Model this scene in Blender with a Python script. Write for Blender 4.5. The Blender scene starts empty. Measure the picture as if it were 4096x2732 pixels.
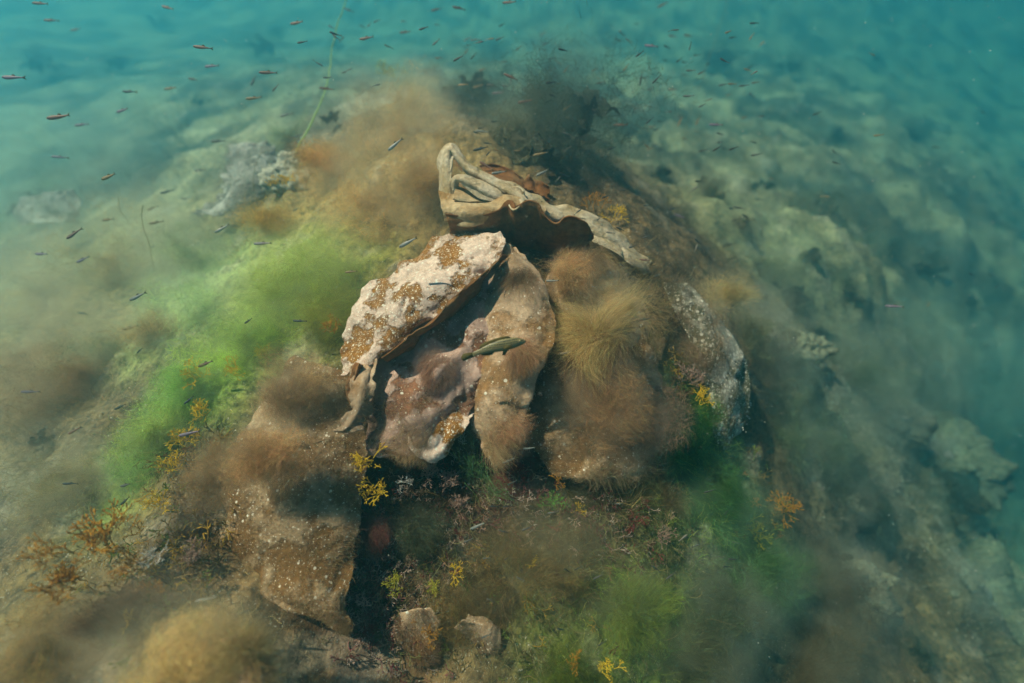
import bpy, math, random
import numpy as np
from mathutils import Vector, Matrix, Euler

random.seed(7)
RNG = np.random.default_rng(11)
R = math.radians
S = bpy.context.scene
COL = S.collection

# ------------------------------------------------------------------ camera, sky, sun, exposure
CAM = np.array([0.0, 0.0, 1.7]); PITCH = R(50.0); FPX = 1820.0        # focal length in pixels of the 4096 px frame
cd = bpy.data.cameras.new('camera'); cam = bpy.data.objects.new('camera', cd); COL.objects.link(cam)
cam.location = CAM; cam.rotation_euler = (R(90) - PITCH, 0, 0)
cd.sensor_width = 36; cd.lens = 16.0; cd.clip_start = 0.02; cd.clip_end = 200
cd.dof.use_dof = True; cd.dof.focus_distance = 0.93; cd.dof.aperture_fstop = 1.1
S.camera = cam

SUN_EL, SUN_AZ = R(58), R(-70)          # azimuth from +Y (view direction), negative = to the left
sdir = Vector((math.sin(SUN_AZ) * math.cos(SUN_EL), math.cos(SUN_AZ) * math.cos(SUN_EL), math.sin(SUN_EL)))
W = bpy.data.worlds.new('World'); S.world = W; W.use_nodes = True
nt = W.node_tree; nt.nodes.clear()
sky = nt.nodes.new('ShaderNodeTexSky'); sky.sky_type = 'NISHITA'; sky.sun_disc = False
sky.sun_elevation = SUN_EL; sky.sun_rotation = SUN_AZ
bg = nt.nodes.new('ShaderNodeBackground'); bg.inputs['Strength'].default_value = 0.04
wo = nt.nodes.new('ShaderNodeOutputWorld')
nt.links.new(sky.outputs[0], bg.inputs[0]); nt.links.new(bg.outputs[0], wo.inputs[0])
sl = bpy.data.lights.new('sun', 'SUN'); sl.energy = 5.0; sl.angle = R(0.6); sl.color = (1.0, 0.82, 0.61)
so = bpy.data.objects.new('sun', sl); COL.objects.link(so)
so.rotation_euler = sdir.to_track_quat('Z', 'Y').to_euler()
S.view_settings.view_transform = 'Standard'; S.view_settings.look = 'None'
S.view_settings.gamma = 1; S.view_settings.use_curve_mapping = False
S.view_settings.exposure = 0.52
S.cycles.use_denoising = True
S.cycles.max_bounces = 6; S.cycles.volume_bounces = 3; S.cycles.diffuse_bounces = 3
S.cycles.transparent_max_bounces = 6; S.cycles.caustics_reflective = False; S.cycles.caustics_refractive = False

WATER_DENSITY = 0.178

# ------------------------------------------------------------------ maths helpers
FWD = np.array([0, math.cos(PITCH), -math.sin(PITCH)]); UPV = np.array([0, math.sin(PITCH), math.cos(PITCH)]); RGT = np.array([1.0, 0, 0])
def P(px, py, D):
    """the place seen at (px, py) of the 4096 px photograph, D metres deep along the view axis"""
    px = np.asarray(px, float); py = np.asarray(py, float); D = np.asarray(D, float)
    d = FWD + RGT * ((px - 2048) / FPX)[..., None] + UPV * ((1366 - py) / FPX)[..., None]
    return CAM + d * D[..., None]

def _hash(ix, iy, iz):
    h = (ix * 374761393 + iy * 668265263 + iz * 2147483647) & 0xFFFFFFFF
    h = ((h ^ (h >> 13)) * 1274126177) & 0xFFFFFFFF
    return ((h ^ (h >> 16)) & 0xFFFF) / 32767.5 - 1.0
def noise(p, seed=0):
    p = np.asarray(p, float) + seed * 17.31
    i = np.floor(p).astype(np.int64); f = p - i; u = f * f * f * (f * (f * 6 - 15) + 10)
    x, y, z = i[..., 0], i[..., 1], i[..., 2]; ux, uy, uz = u[..., 0], u[..., 1], u[..., 2]
    def L(a, b, t): return a + (b - a) * t
    return L(L(L(_hash(x, y, z), _hash(x+1, y, z), ux), L(_hash(x, y+1, z), _hash(x+1, y+1, z), ux), uy),
             L(L(_hash(x, y, z+1), _hash(x+1, y, z+1), ux), L(_hash(x, y+1, z+1), _hash(x+1, y+1, z+1), ux), uy), uz)
def fbm(p, octs=4, seed=0, gain=0.5):
    p = np.asarray(p, float); a = 1.0; s = 0; t = 0
    for k in range(octs):
        s = s + a * noise(p * 2.03 ** k, seed + k * 3); t += a; a *= gain
    return s / t
def smooth(a, b, x):
    t = np.clip((x - a) / (b - a), 0, 1); return t * t * (3 - 2 * t)

def dm(D):
    D = np.asarray(D, float); return np.where(D < 1.4, D, 1.4 + (D - 1.4) * 2.05)

# ------------------------------------------------------------------ seabed height
ctl_px = [  # px, py, depth
    (2048,1366,1.00),(2048,2000,.93),(2048,2700,.84),(1750,640,1.20),(1500,600,1.32),(1950,440,1.9),(2200,560,2.1),(2250,330,3.2),
    (2048,50,5.2),(1200,60,5.0),(500,60,4.6),(3200,60,5.2),(100,1366,1.45),(100,500,2.7),(100,900,2.0),(100,2600,.72),(400,2250,.84),
    (700,1500,1.08),(1150,1100,1.12),(1400,1500,.98),(1200,2100,.88),(300,1750,1.14),(800,600,2.1),(700,950,1.55),(1000,850,1.55),(1250,560,1.6),(1250,850,1.25),
    (1000,2650,.72),(1500,2500,.90),(2650,1100,1.14),(2860,1450,1.16),(2400,1100,1.07),(3150,1350,1.58),(3200,1750,1.45),(3500,1700,1.7),(3850,2000,2.0),
    (4050,2500,2.5),(3650,2400,1.55),(4050,1200,2.6),(3300,1000,1.85),(3500,600,2.8),(4050,350,5.0),(2800,2200,1.0),(2800,2680,.95),
    (3200,2350,1.2),(2600,1900,1.0),(2900,1900,1.14),(2700,800,1.75),(1780,900,1.08),(3300,2700,1.2),(1400,300,2.6)]
A = np.array(ctl_px, float); A[:,2] = dm(A[:,2]); cw = P(A[:,0], A[:,1], A[:,2])
extra = np.array([(-12,10,.1),(0,14,0),(12,12,-1.5),(-12,0,.2),(12,0,-3),(-10,-8,.3),(0,-8,0),(10,-8,-3),(0,-1.0,.45),(-1.2,-1,.6),(1.2,-1,.2),(30,0,-4),(-30,0,0),(0,30,0),(0,-30,-1),(3.6,0.2,-1.7)])
cw = np.vstack([cw, extra])
def tps_k(d2): return 0.5 * d2 * np.log(d2 + 1e-9)
n = len(cw); d2 = ((cw[:,None,:2] - cw[None,:,:2])**2).sum(-1)
K = tps_k(d2) + np.eye(n) * 0.01; Q = np.hstack([np.ones((n,1)), cw[:,:2]])
M_ = np.block([[K, Q],[Q.T, np.zeros((3,3))]])
TW = np.linalg.solve(M_, np.concatenate([cw[:,2], np.zeros(3)]))
def H0(x, y):
    x = np.asarray(x, float); y = np.asarray(y, float); out = TW[n] + TW[n+1]*x + TW[n+2]*y
    for k in range(n):
        out = out + TW[k] * tps_k((x - cw[k,0])**2 + (y - cw[k,1])**2)
    return out
def H(x, y):
    x = np.asarray(x, float); y = np.asarray(y, float)
    p = np.stack([x, y, x * 0], -1); dist = np.sqrt(x*x + (y-.4)**2)
    far = smooth(0.9, 2.6, dist)
    h = H0(x, y)
    h = h + 0.055 * fbm(p * 4.2, 4, 1) + (.3+.7*far) * (.25 + .75*smooth(-.3, .7, x)) * 0.055 * (0.5 - np.abs(fbm(p * 6.5, 3, 71))*1.6) + 0.018 * fbm(p * 17, 3, 5) + 0.0055 * fbm(p * 60, 2, 9)
    h = h + far * (.45 + .55*smooth(-.8, .8, x)) * (0.13 * fbm(p * 1.9, 3, 21) + 0.16 * np.abs(fbm(p * 3.4, 4, 31)))
    return h
def Hn(x, y, e=0.02):
    gx = (H(x+e, y) - H(x-e, y)) / (2*e); gy = (H(x, y+e) - H(x, y-e)) / (2*e)
    nn = np.stack([-gx, -gy, np.ones_like(gx)], -1); return nn / np.linalg.norm(nn, axis=-1, keepdims=True)
def hit(px, py):
    """where the line of sight through (px, py) meets the seabed; returns the place and its depth"""
    D = np.concatenate([np.arange(.4, 3, .01), np.arange(3, 14, .05)])
    p = P(np.full(D.shape, px), np.full(D.shape, py), D)
    b = p[:,2] < H(p[:,0], p[:,1])
    k = int(np.argmax(b)) if b.any() else len(D) - 1
    return p[k], float(D[k])

# ------------------------------------------------------------------ real colours of the growth, patch by patch
DEF_NEAR = np.array((.13,.09,.035))
PATCH = [ # px, py, radius px, albedo, weight
    (1200,1130,190,(.32,.42,.05),2.2),(1330,1010,110,(.25,.33,.05),1.5),(1000,1330,150,(.22,.33,.05),1.6),(760,1560,150,(.17,.30,.05),1.4),
    (560,1850,130,(.18,.30,.06),1.2),(800,1150,240,(.25,.36,.12),1.3),(450,1000,300,(.27,.28,.13),1.0),(250,1300,260,(.24,.20,.09),1.2),
    (200,1650,260,(.19,.15,.07),1.4),(700,2250,260,(.13,.08,.035),1.6),(300,2300,200,(.17,.13,.05),1.0),(1600,700,260,(.34,.25,.09),1.6),
    (1250,780,150,(.30,.22,.06),1.2),(1450,430,170,(.34,.33,.24),1.2),(2760,1720,120,(.04,.13,.02),2.0),(2850,1950,200,(.06,.15,.035),1.6),
    (3000,2250,200,(.07,.16,.07),1.2),(2550,2430,200,(.12,.22,.02),1.6),(2350,2650,200,(.13,.19,.02),1.3),(2350,2150,260,(.13,.12,.05),1.6),
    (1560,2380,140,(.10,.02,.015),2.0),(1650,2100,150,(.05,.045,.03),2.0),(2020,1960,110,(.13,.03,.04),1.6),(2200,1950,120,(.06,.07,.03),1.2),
    (1950,2500,200,(.15,.11,.05),1.2),(3300,2500,300,(.09,.085,.05),1.2),(3300,1900,200,(.10,.12,.08),1.0),(2900,1400,110,(.16,.13,.08),1.4),
    (3450,1500,250,(.16,.18,.12),1.0),(3800,1900,260,(.16,.19,.13),1.0),(3100,1000,250,(.22,.26,.14),1.0),(2300,1750,160,(.10,.08,.05),1.0),(1200,2600,250,(.20,.14,.06),1.4)]
PW = []
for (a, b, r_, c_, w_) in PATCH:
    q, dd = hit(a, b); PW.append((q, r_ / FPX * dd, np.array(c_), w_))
def tint(x, y):
    x = np.asarray(x, float); y = np.asarray(y, float); p = np.stack([x, y, x*0], -1)
    dist = np.sqrt(x*x + (y-.4)**2); far = smooth(1.2, 2.6, dist)[..., None]
    m1 = smooth(-.15, .35, fbm(p*2.3, 4, 41))[..., None]; m2 = smooth(-.1, .35, fbm(p*5.5, 4, 51))[..., None]
    farc = np.array((.27,.27,.16)) * (1-m1) + np.array((.04,.055,.035)) * m1
    farc = farc * (1 - .65*m2) + np.array((.10,.085,.035)) * .65*m2
    nearc = DEF_NEAR * (1 - m2*.5) + np.array((.05,.04,.025)) * m2*.5
    num = (nearc * (1-far) + farc * far) * .35; den = np.full(x.shape + (1,), .35)
    wx = x + .07*noise(p*7, 61); wy = y + .07*noise(p*7, 71)
    for (q, r_, c_, w_) in PW:
        g = w_ * np.exp(-((wx-q[0])**2 + (wy-q[1])**2) / (r_*r_*1.2))[..., None]
        num = num + c_ * g; den = den + g
    c = num / den
    v = 1 + .55*fbm(p*14, 3, 81)[..., None] 
    pale = smooth(.28, .5, fbm(p*9, 3, 91))[..., None] * .35
    return np.clip(c * v * (1-pale) + pale*np.array((.36,.34,.27)), .004, .75)

# ------------------------------------------------------------------ object helpers
def link(o): COL.objects.link(o); return o
def tag(o, label=None, cat=None, group=None, kind=None):
    if label: o['label'] = label
    if cat: o['category'] = cat
    if group: o['group'] = group
    if kind: o['kind'] = kind
    return o
def empty(name, loc=(0,0,0)):
    o = bpy.data.objects.new(name, None); o.empty_display_size = .05; o.location = loc; return link(o)
def mesh_np(name, V, F, mat, parent=None, col=None, smooth_=True):
    """V (n,3); F (m,4) or (m,3)"""
    V = np.asarray(V, np.float32); F = np.asarray(F, np.int32)
    me = bpy.data.meshes.new(name); k = F.shape[1]
    me.vertices.add(len(V)); me.vertices.foreach_set('co', V.ravel())
    me.loops.add(F.size); me.loops.foreach_set('vertex_index', F.ravel())
    me.polygons.add(len(F)); me.polygons.foreach_set('loop_start', np.arange(0, F.size, k, dtype=np.int32))
    me.polygons.foreach_set('loop_total', np.full(len(F), k, np.int32))
    if smooth_: me.polygons.foreach_set('use_smooth', np.ones(len(F), bool))
    if col is not None:
        ca = me.color_attributes.new('growth', 'FLOAT_COLOR', 'POINT')
        c4 = np.ones((len(V), 4), np.float32); c4[:, :3] = col; ca.data.foreach_set('color', c4.ravel())
    me.update(calc_edges=True); me.materials.append(mat)
    o = bpy.data.objects.new(name, me); o.parent = parent; return link(o)

# ------------------------------------------------------------------ materials
def newmat(name):
    m = bpy.data.materials.new(name); m.use_nodes = True; m.node_tree.nodes.clear(); return m, m.node_tree.nodes, m.node_tree.links
def mk(nodes, typ, **kw):
    nd = nodes.new(typ)
    for k, v in kw.items():
        if k.startswith('i_'): nd.inputs[k[2:].replace('_', ' ')].default_value = v
        else: setattr(nd, k, v)
    return nd
def ramp(nodes, links, src, a, b, ca=(0,0,0,1), cb=(1,1,1,1)):
    r = nodes.new('ShaderNodeValToRGB'); e = r.color_ramp.elements
    e[0].position = a; e[0].color = ca; e[1].position = b; e[1].color = cb; links.new(src, r.inputs[0]); return r
def mixc(nodes, links, fac, a, b, blend='MIX'):
    m = nodes.new('ShaderNodeMix'); m.data_type = 'RGBA'; m.blend_type = blend
    for s, v in ((m.inputs[0], fac), (m.inputs[6], a), (m.inputs[7], b)):
        if isinstance(v, (float, int)): s.default_value = v
        elif isinstance(v, tuple): s.default_value = v + (1,) if len(v) == 3 else v
        else: links.new(v, s)
    return m.outputs[2]
def fibre_mat(name, trans=.45, attr=True, base=(.3,.2,.1)):
    m, N, L = newmat(name); out = mk(N, 'ShaderNodeOutputMaterial')
    d = mk(N, 'ShaderNodeBsdfDiffuse'); t = mk(N, 'ShaderNodeBsdfTranslucent'); mx = mk(N, 'ShaderNodeMixShader'); mx.inputs[0].default_value = trans
    if attr:
        a = mk(N, 'ShaderNodeAttribute', attribute_name='growth'); L.new(a.outputs['Color'], d.inputs[0]); L.new(a.outputs['Color'], t.inputs[0])
    else:
        d.inputs[0].default_value = base + (1,); t.inputs[0].default_value = base + (1,)
    L.new(d.outputs[0], mx.inputs[1]); L.new(t.outputs[0], mx.inputs[2]); L.new(mx.outputs[0], out.inputs[0]); return m
M_FIBRE = fibre_mat('algae_fibre')

def seabed_mat():
    m, N, L = newmat('seabed_growth'); out = mk(N, 'ShaderNodeOutputMaterial'); b = mk(N, 'ShaderNodeBsdfPrincipled')
    a = mk(N, 'ShaderNodeAttribute', attribute_name='growth'); tc = mk(N, 'ShaderNodeTexCoord')
    n1 = mk(N, 'ShaderNodeTexNoise', i_Scale=55.0, i_Detail=6.0, i_Roughness=.7); L.new(tc.outputs['Object'], n1.inputs['Vector'])
    n2 = mk(N, 'ShaderNodeTexNoise', i_Scale=260.0, i_Detail=3.0); L.new(tc.outputs['Object'], n2.inputs['Vector'])
    r1 = ramp(N, L, n1.outputs[0], .35, .68, (.35,.35,.35,1), (1.7,1.6,1.5,1))
    c = mixc(N, L, 1.0, a.outputs['Color'], r1.outputs[0], 'MULTIPLY')
    r2 = ramp(N, L, n2.outputs[0], .63, .72); c = mixc(N, L, r2.outputs[0], c, (.42,.40,.33))
    L.new(c, b.inputs['Base Color']); b.inputs['Roughness'].default_value = .9
    bp = mk(N, 'ShaderNodeBump'); bp.inputs['Strength'].default_value = .9; bp.inputs['Distance'].default_value = .006
    L.new(n1.outputs[0], bp.inputs['Height']); L.new(bp.outputs[0], b.inputs['Normal']); L.new(b.outputs[0], out.inputs[0]); return m
M_BED = seabed_mat()

def kelp_mat(name, base, crust, amount, spots=.5, dark=.4, scale=1.0, trans=.12, spotc=(.72,.66,.55), soft=.022):
    """leathery blade: bare skin, pale crust in patches, round white spots, grit"""
    m, N, L = newmat(name); out = mk(N, 'ShaderNodeOutputMaterial'); b = mk(N, 'ShaderNodeBsdfPrincipled')
    tc = mk(N, 'ShaderNodeTexCoord'); o = tc.outputs['Object']
    wn = mk(N, 'ShaderNodeTexNoise', i_Scale=24.0*scale, i_Detail=4.0); L.new(o, wn.inputs['Vector'])
    wv = mk(N, 'ShaderNodeVectorMath', operation='MULTIPLY_ADD'); wv.inputs[1].default_value = (.012,.012,.012); L.new(wn.outputs['Color'], wv.inputs[0]); L.new(o, wv.inputs[2])
    n1 = mk(N, 'ShaderNodeTexNoise', i_Scale=11.0*scale, i_Detail=9.0, i_Roughness=.62); L.new(wv.outputs[0], n1.inputs['Vector'])
    n2 = mk(N, 'ShaderNodeTexNoise', i_Scale=75.0*scale, i_Detail=5.0, i_Roughness=.7); L.new(o, n2.inputs['Vector'])
    n3 = mk(N, 'ShaderNodeTexNoise', i_Scale=6.0*scale, i_Detail=5.0, i_Roughness=.6); n3.noise_dimensions = '4D'; n3.inputs['W'].default_value = 3.3; L.new(o, n3.inputs['Vector'])
    bv = ramp(N, L, n2.outputs[0], .3, .7, tuple(x*.6 for x in base)+(1,), tuple(min(1, x*1.35) for x in base)+(1,))
    cv = ramp(N, L, n2.outputs[0], .3, .72, tuple(x*.62 for x in crust)+(1,), tuple(min(1, x*1.22) for x in crust)+(1,))
    th = .5 + (.5 - amount) * .4
    cm = ramp(N, L, n1.outputs[0], th-soft, th+soft)
    c = mixc(N, L, cm.outputs[0], bv.outputs[0], cv.outputs[0])
    dm = ramp(N, L, n3.outputs[0], .48, .68, (0,0,0,1), (dark,dark,dark,1))
    c = mixc(N, L, dm.outputs[0], c, tuple(x*.22 for x in crust))
    hsum = n1.outputs[0]
    if spots > 0:
        sm = None
        for (sc, rad, thr) in ((75, .30, .50), (160, .30, .42), (330, .34, .35)):
            v = mk(N, 'ShaderNodeTexVoronoi', i_Scale=float(sc*scale)); v.inputs['Randomness'].default_value = 1; L.new(o, v.inputs['Vector'])
            sr = ramp(N, L, v.outputs['Distance'], rad*.78, rad, (1,1,1,1), (0,0,0,1))
            hs = mk(N, 'ShaderNodeSeparateColor'); L.new(v.outputs['Color'], hs.inputs[0])
            g = mk(N, 'ShaderNodeMath', operation='LESS_THAN'); L.new(hs.outputs[0], g.inputs[0]); g.inputs[1].default_value = thr * spots
            mu = mk(N, 'ShaderNodeMath', operation='MULTIPLY'); L.new(sr.outputs[0], mu.inputs[0]); L.new(g.outputs[0], mu.inputs[1])
            if sm is None: sm = mu.outputs[0]
            else:
                mx = mk(N, 'ShaderNodeMath', operation='MAXIMUM'); L.new(sm, mx.inputs[0]); L.new(mu.outputs[0], mx.inputs[1]); sm = mx.outputs[0]
        c = mixc(N, L, sm, c, spotc)
    L.new(c, b.inputs['Base Color']); b.inputs['Roughness'].default_value = .7
    b.inputs['Specular IOR Level'].default_value = .12
    bp = mk(N, 'ShaderNodeBump'); bp.inputs['Strength'].default_value = .8; bp.inputs['Distance'].default_value = .004
    ad = mk(N, 'ShaderNodeMath', operation='ADD'); L.new(n2.outputs[0], ad.inputs[0]); L.new(cm.outputs[0], ad.inputs[1])
    L.new(ad.outputs[0], bp.inputs['Height']); L.new(bp.outputs[0], b.inputs['Normal'])
    tr = mk(N, 'ShaderNodeBsdfTranslucent'); L.new(c, tr.inputs[0]); mx = mk(N, 'ShaderNodeMixShader'); mx.inputs[0].default_value = trans
    L.new(b.outputs[0], mx.inputs[1]); L.new(tr.outputs[0], mx.inputs[2]); L.new(mx.outputs[0], out.inputs[0]); return m
M_SPECK = kelp_mat('speckled_kelp', (.27,.12,.022), (.68,.51,.41), .53, .95, .3, 1.3)
M_ROSE  = kelp_mat('rosy_kelp', (.24,.11,.06), (.50,.34,.28), .62, .25, .8, 1.0)
M_TAN   = kelp_mat('tan_kelp', (.28,.15,.06), (.54,.38,.25), .60, .15, .7, 1.0, soft=.06)
M_CURL  = kelp_mat('curled_kelp', (.38,.27,.13), (.68,.57,.41), .54, .0, .5, 1.6, soft=.11)
M_CTAN  = kelp_mat('tan_curled_kelp', (.30,.17,.06), (.62,.46,.27), .58, .0, .4, 1.4, soft=.12)
M_BROWN = kelp_mat('brown_kelp_skin', (.24,.10,.032), (.36,.22,.11), .38, .0, .4, 1.0, .25, soft=.1)
M_MUD   = kelp_mat('muddy_kelp', (.19,.10,.035), (.42,.29,.17), .48, .3, .5, 1.4, soft=.05)
M_GREY  = kelp_mat('grey_kelp', (.20,.19,.16), (.46,.45,.40), .60, .2, .5, 1.0)
M_OLIVE = kelp_mat('olive_kelp', (.10,.085,.03), (.22,.20,.12), .42, .15, .5, .6)
M_DARK  = kelp_mat('dark_kelp', (.035,.04,.022), (.09,.09,.055), .40, .1, .5, .6)
M_PALE  = kelp_mat('pale_kelp', (.15,.16,.09), (.38,.39,.29), .50, .3, .4, .6)

def skin_mat(name, back, belly, rough=.6, alpha=0.0, stripe=None):
    m, N, L = newmat(name); out = mk(N, 'ShaderNodeOutputMaterial'); b = mk(N, 'ShaderNodeBsdfPrincipled')
    tc = mk(N, 'ShaderNodeTexCoord'); sp = mk(N, 'ShaderNodeSeparateXYZ'); L.new(tc.outputs['Object'], sp.inputs[0])
    r = ramp(N, L, sp.outputs[2], .0, .0035, belly+(1,), back+(1,)); r.color_ramp.interpolation = 'EASE'
    n1 = mk(N, 'ShaderNodeTexNoise', i_Scale=900.0, i_Detail=2.0); L.new(tc.outputs['Object'], n1.inputs['Vector'])
    c = mixc(N, L, .35, r.outputs[0], n1.outputs[0], 'OVERLAY')
    L.new(c, b.inputs['Base Color']); b.inputs['Roughness'].default_value = rough; L.new(b.outputs[0], out.inputs[0]); return m
M_FRY = {'grey': skin_mat('grey_fry_skin', (.04,.035,.03), (.13,.12,.10)), 'orange': skin_mat('orange_fry_skin', (.05,.04,.03), (.24,.11,.07)),
         'silver': skin_mat('silver_fry_skin', (.07,.07,.06), (.30,.30,.27), .4), 'mauve': skin_mat('mauve_fry_skin', (.07,.06,.08), (.26,.18,.24)),
         'brown': skin_mat('brown_fry_skin', (.13,.085,.03), (.28,.18,.07)), 'dark': skin_mat('dark_fry_skin', (.015,.015,.012), (.045,.045,.04))}
def plain(name, c, rough=.5, spec=.5):
    m, N, L = newmat(name); out = mk(N, 'ShaderNodeOutputMaterial'); b = mk(N, 'ShaderNodeBsdfPrincipled')
    tc = mk(N, 'ShaderNodeTexCoord'); n1 = mk(N, 'ShaderNodeTexNoise', i_Scale=180.0, i_Detail=3.0); L.new(tc.outputs['Object'], n1.inputs['Vector'])
    r = ramp(N, L, n1.outputs[0], .3, .7, tuple(x*.6 for x in c)+(1,), tuple(min(1, x*1.35) for x in c)+(1,))
    L.new(r.outputs[0], b.inputs['Base Color']); b.inputs['Roughness'].default_value = rough; b.inputs['Specular IOR Level'].default_value = spec
    L.new(b.outputs[0], out.inputs[0]); return m
M_EYE = plain('fish_eye', (.01,.01,.012), .1); M_IRIS = plain('fish_iris', (.35,.28,.12), .3)
M_FIN = fibre_mat('fin_membrane', .6, False, (.16,.14,.08))
M_GRIT = plain('shell_grit_white', (.42,.42,.36), .8, .2); M_SNOW = plain('marine_snow', (.75,.75,.68), .8, .2)
def weed_mat(name, c):
    m = fibre_mat(name, .25, False, c); return m
M_YEL = weed_mat('yellow_weed', (.74,.50,.04)); M_ORA = weed_mat('orange_weed', (.46,.22,.03)); M_PINK = weed_mat('pink_coralline', (.38,.25,.20))
M_LIME = weed_mat('lime_weed', (.45,.42,.05)); M_RED = weed_mat('red_weed', (.22,.03,.035)); M_WHITE = weed_mat('bleached_weed', (.60,.58,.55)); M_GRN = weed_mat('green_thread', (.14,.34,.06))
M_CORD = weed_mat('cord_weed', (.26,.22,.08)); M_CORDG = weed_mat('green_cord_weed', (.36,.50,.16))

# ------------------------------------------------------------------ the setting: seabed and water
def warp(u, c, s, k): return c + s * np.sinh(k * u) / np.sinh(k)
gx = warp(np.linspace(-1, 1, 560), 0.0, 34, 6.2); gy = warp(np.linspace(-1, 1, 560), .55, 34, 6.2)
X, Y = np.meshgrid(gx, gy); Z = H(X, Y); V = np.stack([X, Y, Z], -1).reshape(-1, 3)
ii = np.arange(560*560).reshape(560, 560)
F = np.stack([ii[:-1,:-1], ii[:-1,1:], ii[1:,1:], ii[1:,:-1]], -1).reshape(-1, 4)
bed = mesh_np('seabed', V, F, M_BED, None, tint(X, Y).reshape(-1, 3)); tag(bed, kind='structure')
zmin, zmax = float(Z.min()), max(float(Z.max()), 2.15)

m, N, L = newmat('water_haze'); out = mk(N, 'ShaderNodeOutputMaterial'); pv = mk(N, 'ShaderNodeVolumePrincipled')
pv.inputs['Color'].default_value = (.12,.53,.73,1); pv.inputs['Density'].default_value = WATER_DENSITY; pv.inputs['Anisotropy'].default_value = .74
pv.inputs['Absorption Color'].default_value = (.0,.40,.52,1); L.new(pv.outputs[0], out.inputs['Volume'])
hx = 36.0; z0, z1 = zmin - 1, zmax
V = np.array([(a, b, c) for a in (-hx, hx) for b in (-hx, hx) for c in (z0, z1)], float)
F = np.array([(0,1,3,2),(4,6,7,5),(0,4,5,1),(2,3,7,6),(0,2,6,4),(1,5,7,3)])
hz = mesh_np('haze', V, F, m, None, None, False); tag(hz, kind='stuff')

# ------------------------------------------------------------------ filaments
def strand_geo(roots, dirs, length, width, color, seg=3, wob=.5, flow=None, nscale=9.0, seed=0, curl=.35, tipc=1.0):
    """many thin ribbons; each bends along a field shared with its neighbours, so they gather into wisps"""
    n = len(roots); L_ = np.broadcast_to(length, (n,)); W_ = np.broadcast_to(width, (n,))
    p = roots.copy(); d = dirs / (np.linalg.norm(dirs, axis=1, keepdims=True) + 1e-9)
    side = np.cross(d, RNG.normal(size=(n, 3))); side /= np.linalg.norm(side, axis=1, keepdims=True) + 1e-9
    rows = []; st = (L_ / seg)[:, None]
    for k in range(seg + 1):
        w = W_[:, None] * (1 - .75 * (k / seg)) * .5
        rows.append(p - side * w); rows.append(p + side * w)
        f = np.stack([noise(p*nscale, seed+1), noise(p*nscale, seed+2), noise(p*nscale, seed+3)], -1)
        d = d + wob * f + curl * RNG.normal(size=(n, 3)) * .6
        if flow is not None: d = d + np.asarray(flow) / seg
        d /= np.linalg.norm(d, axis=1, keepdims=True) + 1e-9
        p = p + d * st
    V = np.stack(rows, 1); m_ = 2 * (seg + 1)
    base = (np.arange(n) * m_)[:, None]
    q = np.array([(2*k, 2*k+1, 2*k+3, 2*k+2) for k in range(seg)])
    F = (base[:, :, None] + q[None]).reshape(-1, 4)
    C = np.repeat(color[:, None, :], m_, 1)
    if tipc != 1.0: C = C * np.linspace(1, tipc, seg+1).repeat(2)[None, :, None]
    return V.reshape(-1, 3), F, C.reshape(-1, 3)
def jitter_col(c, n, amt=.3):
    c = np.broadcast_to(np.asarray(c, float), (n, 3)); return np.clip(c * (1 + amt * RNG.normal(size=(n, 1))) * (1 + .08 * RNG.normal(size=(n, 3))), .003, .85)

# low growth over the near rock and out into the haze
def ground_cover(N, rmin, rmax, length, width, seed):
    r = np.exp(RNG.uniform(math.log(rmin), math.log(rmax), N)); a = RNG.uniform(R(-35), R(215), N)
    x = r * np.cos(a); y = .45 + r * np.sin(a)
    keep = fbm(np.stack([x, y, x*0], -1) * 6, 3, 101) + .5 * RNG.normal(size=N) > -.35; x, y, r = x[keep], y[keep], r[keep]
    nn = Hn(x, y); rt = np.stack([x, y, H(x, y) - .002], -1)
    lf = length * (.5 + .9 * smooth(-.3, .4, fbm(rt * 3.5, 2, 111))) * (.6 + .8 * RNG.random(len(x))) * np.clip(r, .8, 3)
    c = jitter_col(np.clip(tint(x, y) * 1.25, 0, .7), len(x), .25)
    d = nn + .9 * RNG.normal(size=(len(x), 3)) * .6
    return strand_geo(rt, d, lf, width * np.clip(r, .8, 4), c, 2, .9, (-.35,.0,.05), 8, seed, .4)
V, F, C_ = ground_cover(190000, .12, 9, .05, .00055, 5)
o = mesh_np('algae_turf', V, F, M_FIBRE, None, C_, False); tag(o, 'fine matted algae threads covering the rock and seabed', 'algae', kind='stuff')

def cloud(center, radii, N, color, length=.035, width=.00045, seed=0, flow=None, power=.95, base_pull=0.0, axes=None, sweep=None):
    """root points packed towards the middle of a soft lump"""
    u = RNG.normal(size=(N, 3)); u /= np.linalg.norm(u, axis=1, keepdims=True); r = RNG.random(N)[:, None] ** power
    q = u * r
    if sweep is not None: q = q + np.asarray(sweep) * (q[:, 2:3]**2)
    ax = np.eye(3) if axes is None else axes
    p = center + (q * np.asarray(radii)) @ ax
    k = .75 * min(radii)
    p = p + k * np.stack([fbm(p*9, 3, seed+11), fbm(p*9, 3, seed+21), fbm(p*9, 3, seed+31)], -1)
    keep = fbm(p * 11, 3, seed + 41) + .35 * RNG.random(N) > -.12 + .5 * (r[:, 0] - .6)
    p = p[keep]; u = u[keep]
    d = u * .22 + RNG.normal(size=p.shape) * .8
    return strand_geo(p, d, length * (.5 + .9*RNG.random(len(p))), width, jitter_col(color, len(p), .25) * (1 + .9*fbm(p*13, 3, seed+51))[:,None], 3, 1.0, flow, 16, seed, .45)
def cat_geo(*gs):
    Vs, Fs, Cs = [], [], []; b = 0
    for (v, f, c) in gs: Vs.append(v); Fs.append(f + b); Cs.append(c); b += len(v)
    return np.vstack(Vs), np.vstack(Fs), np.vstack(Cs)
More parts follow.
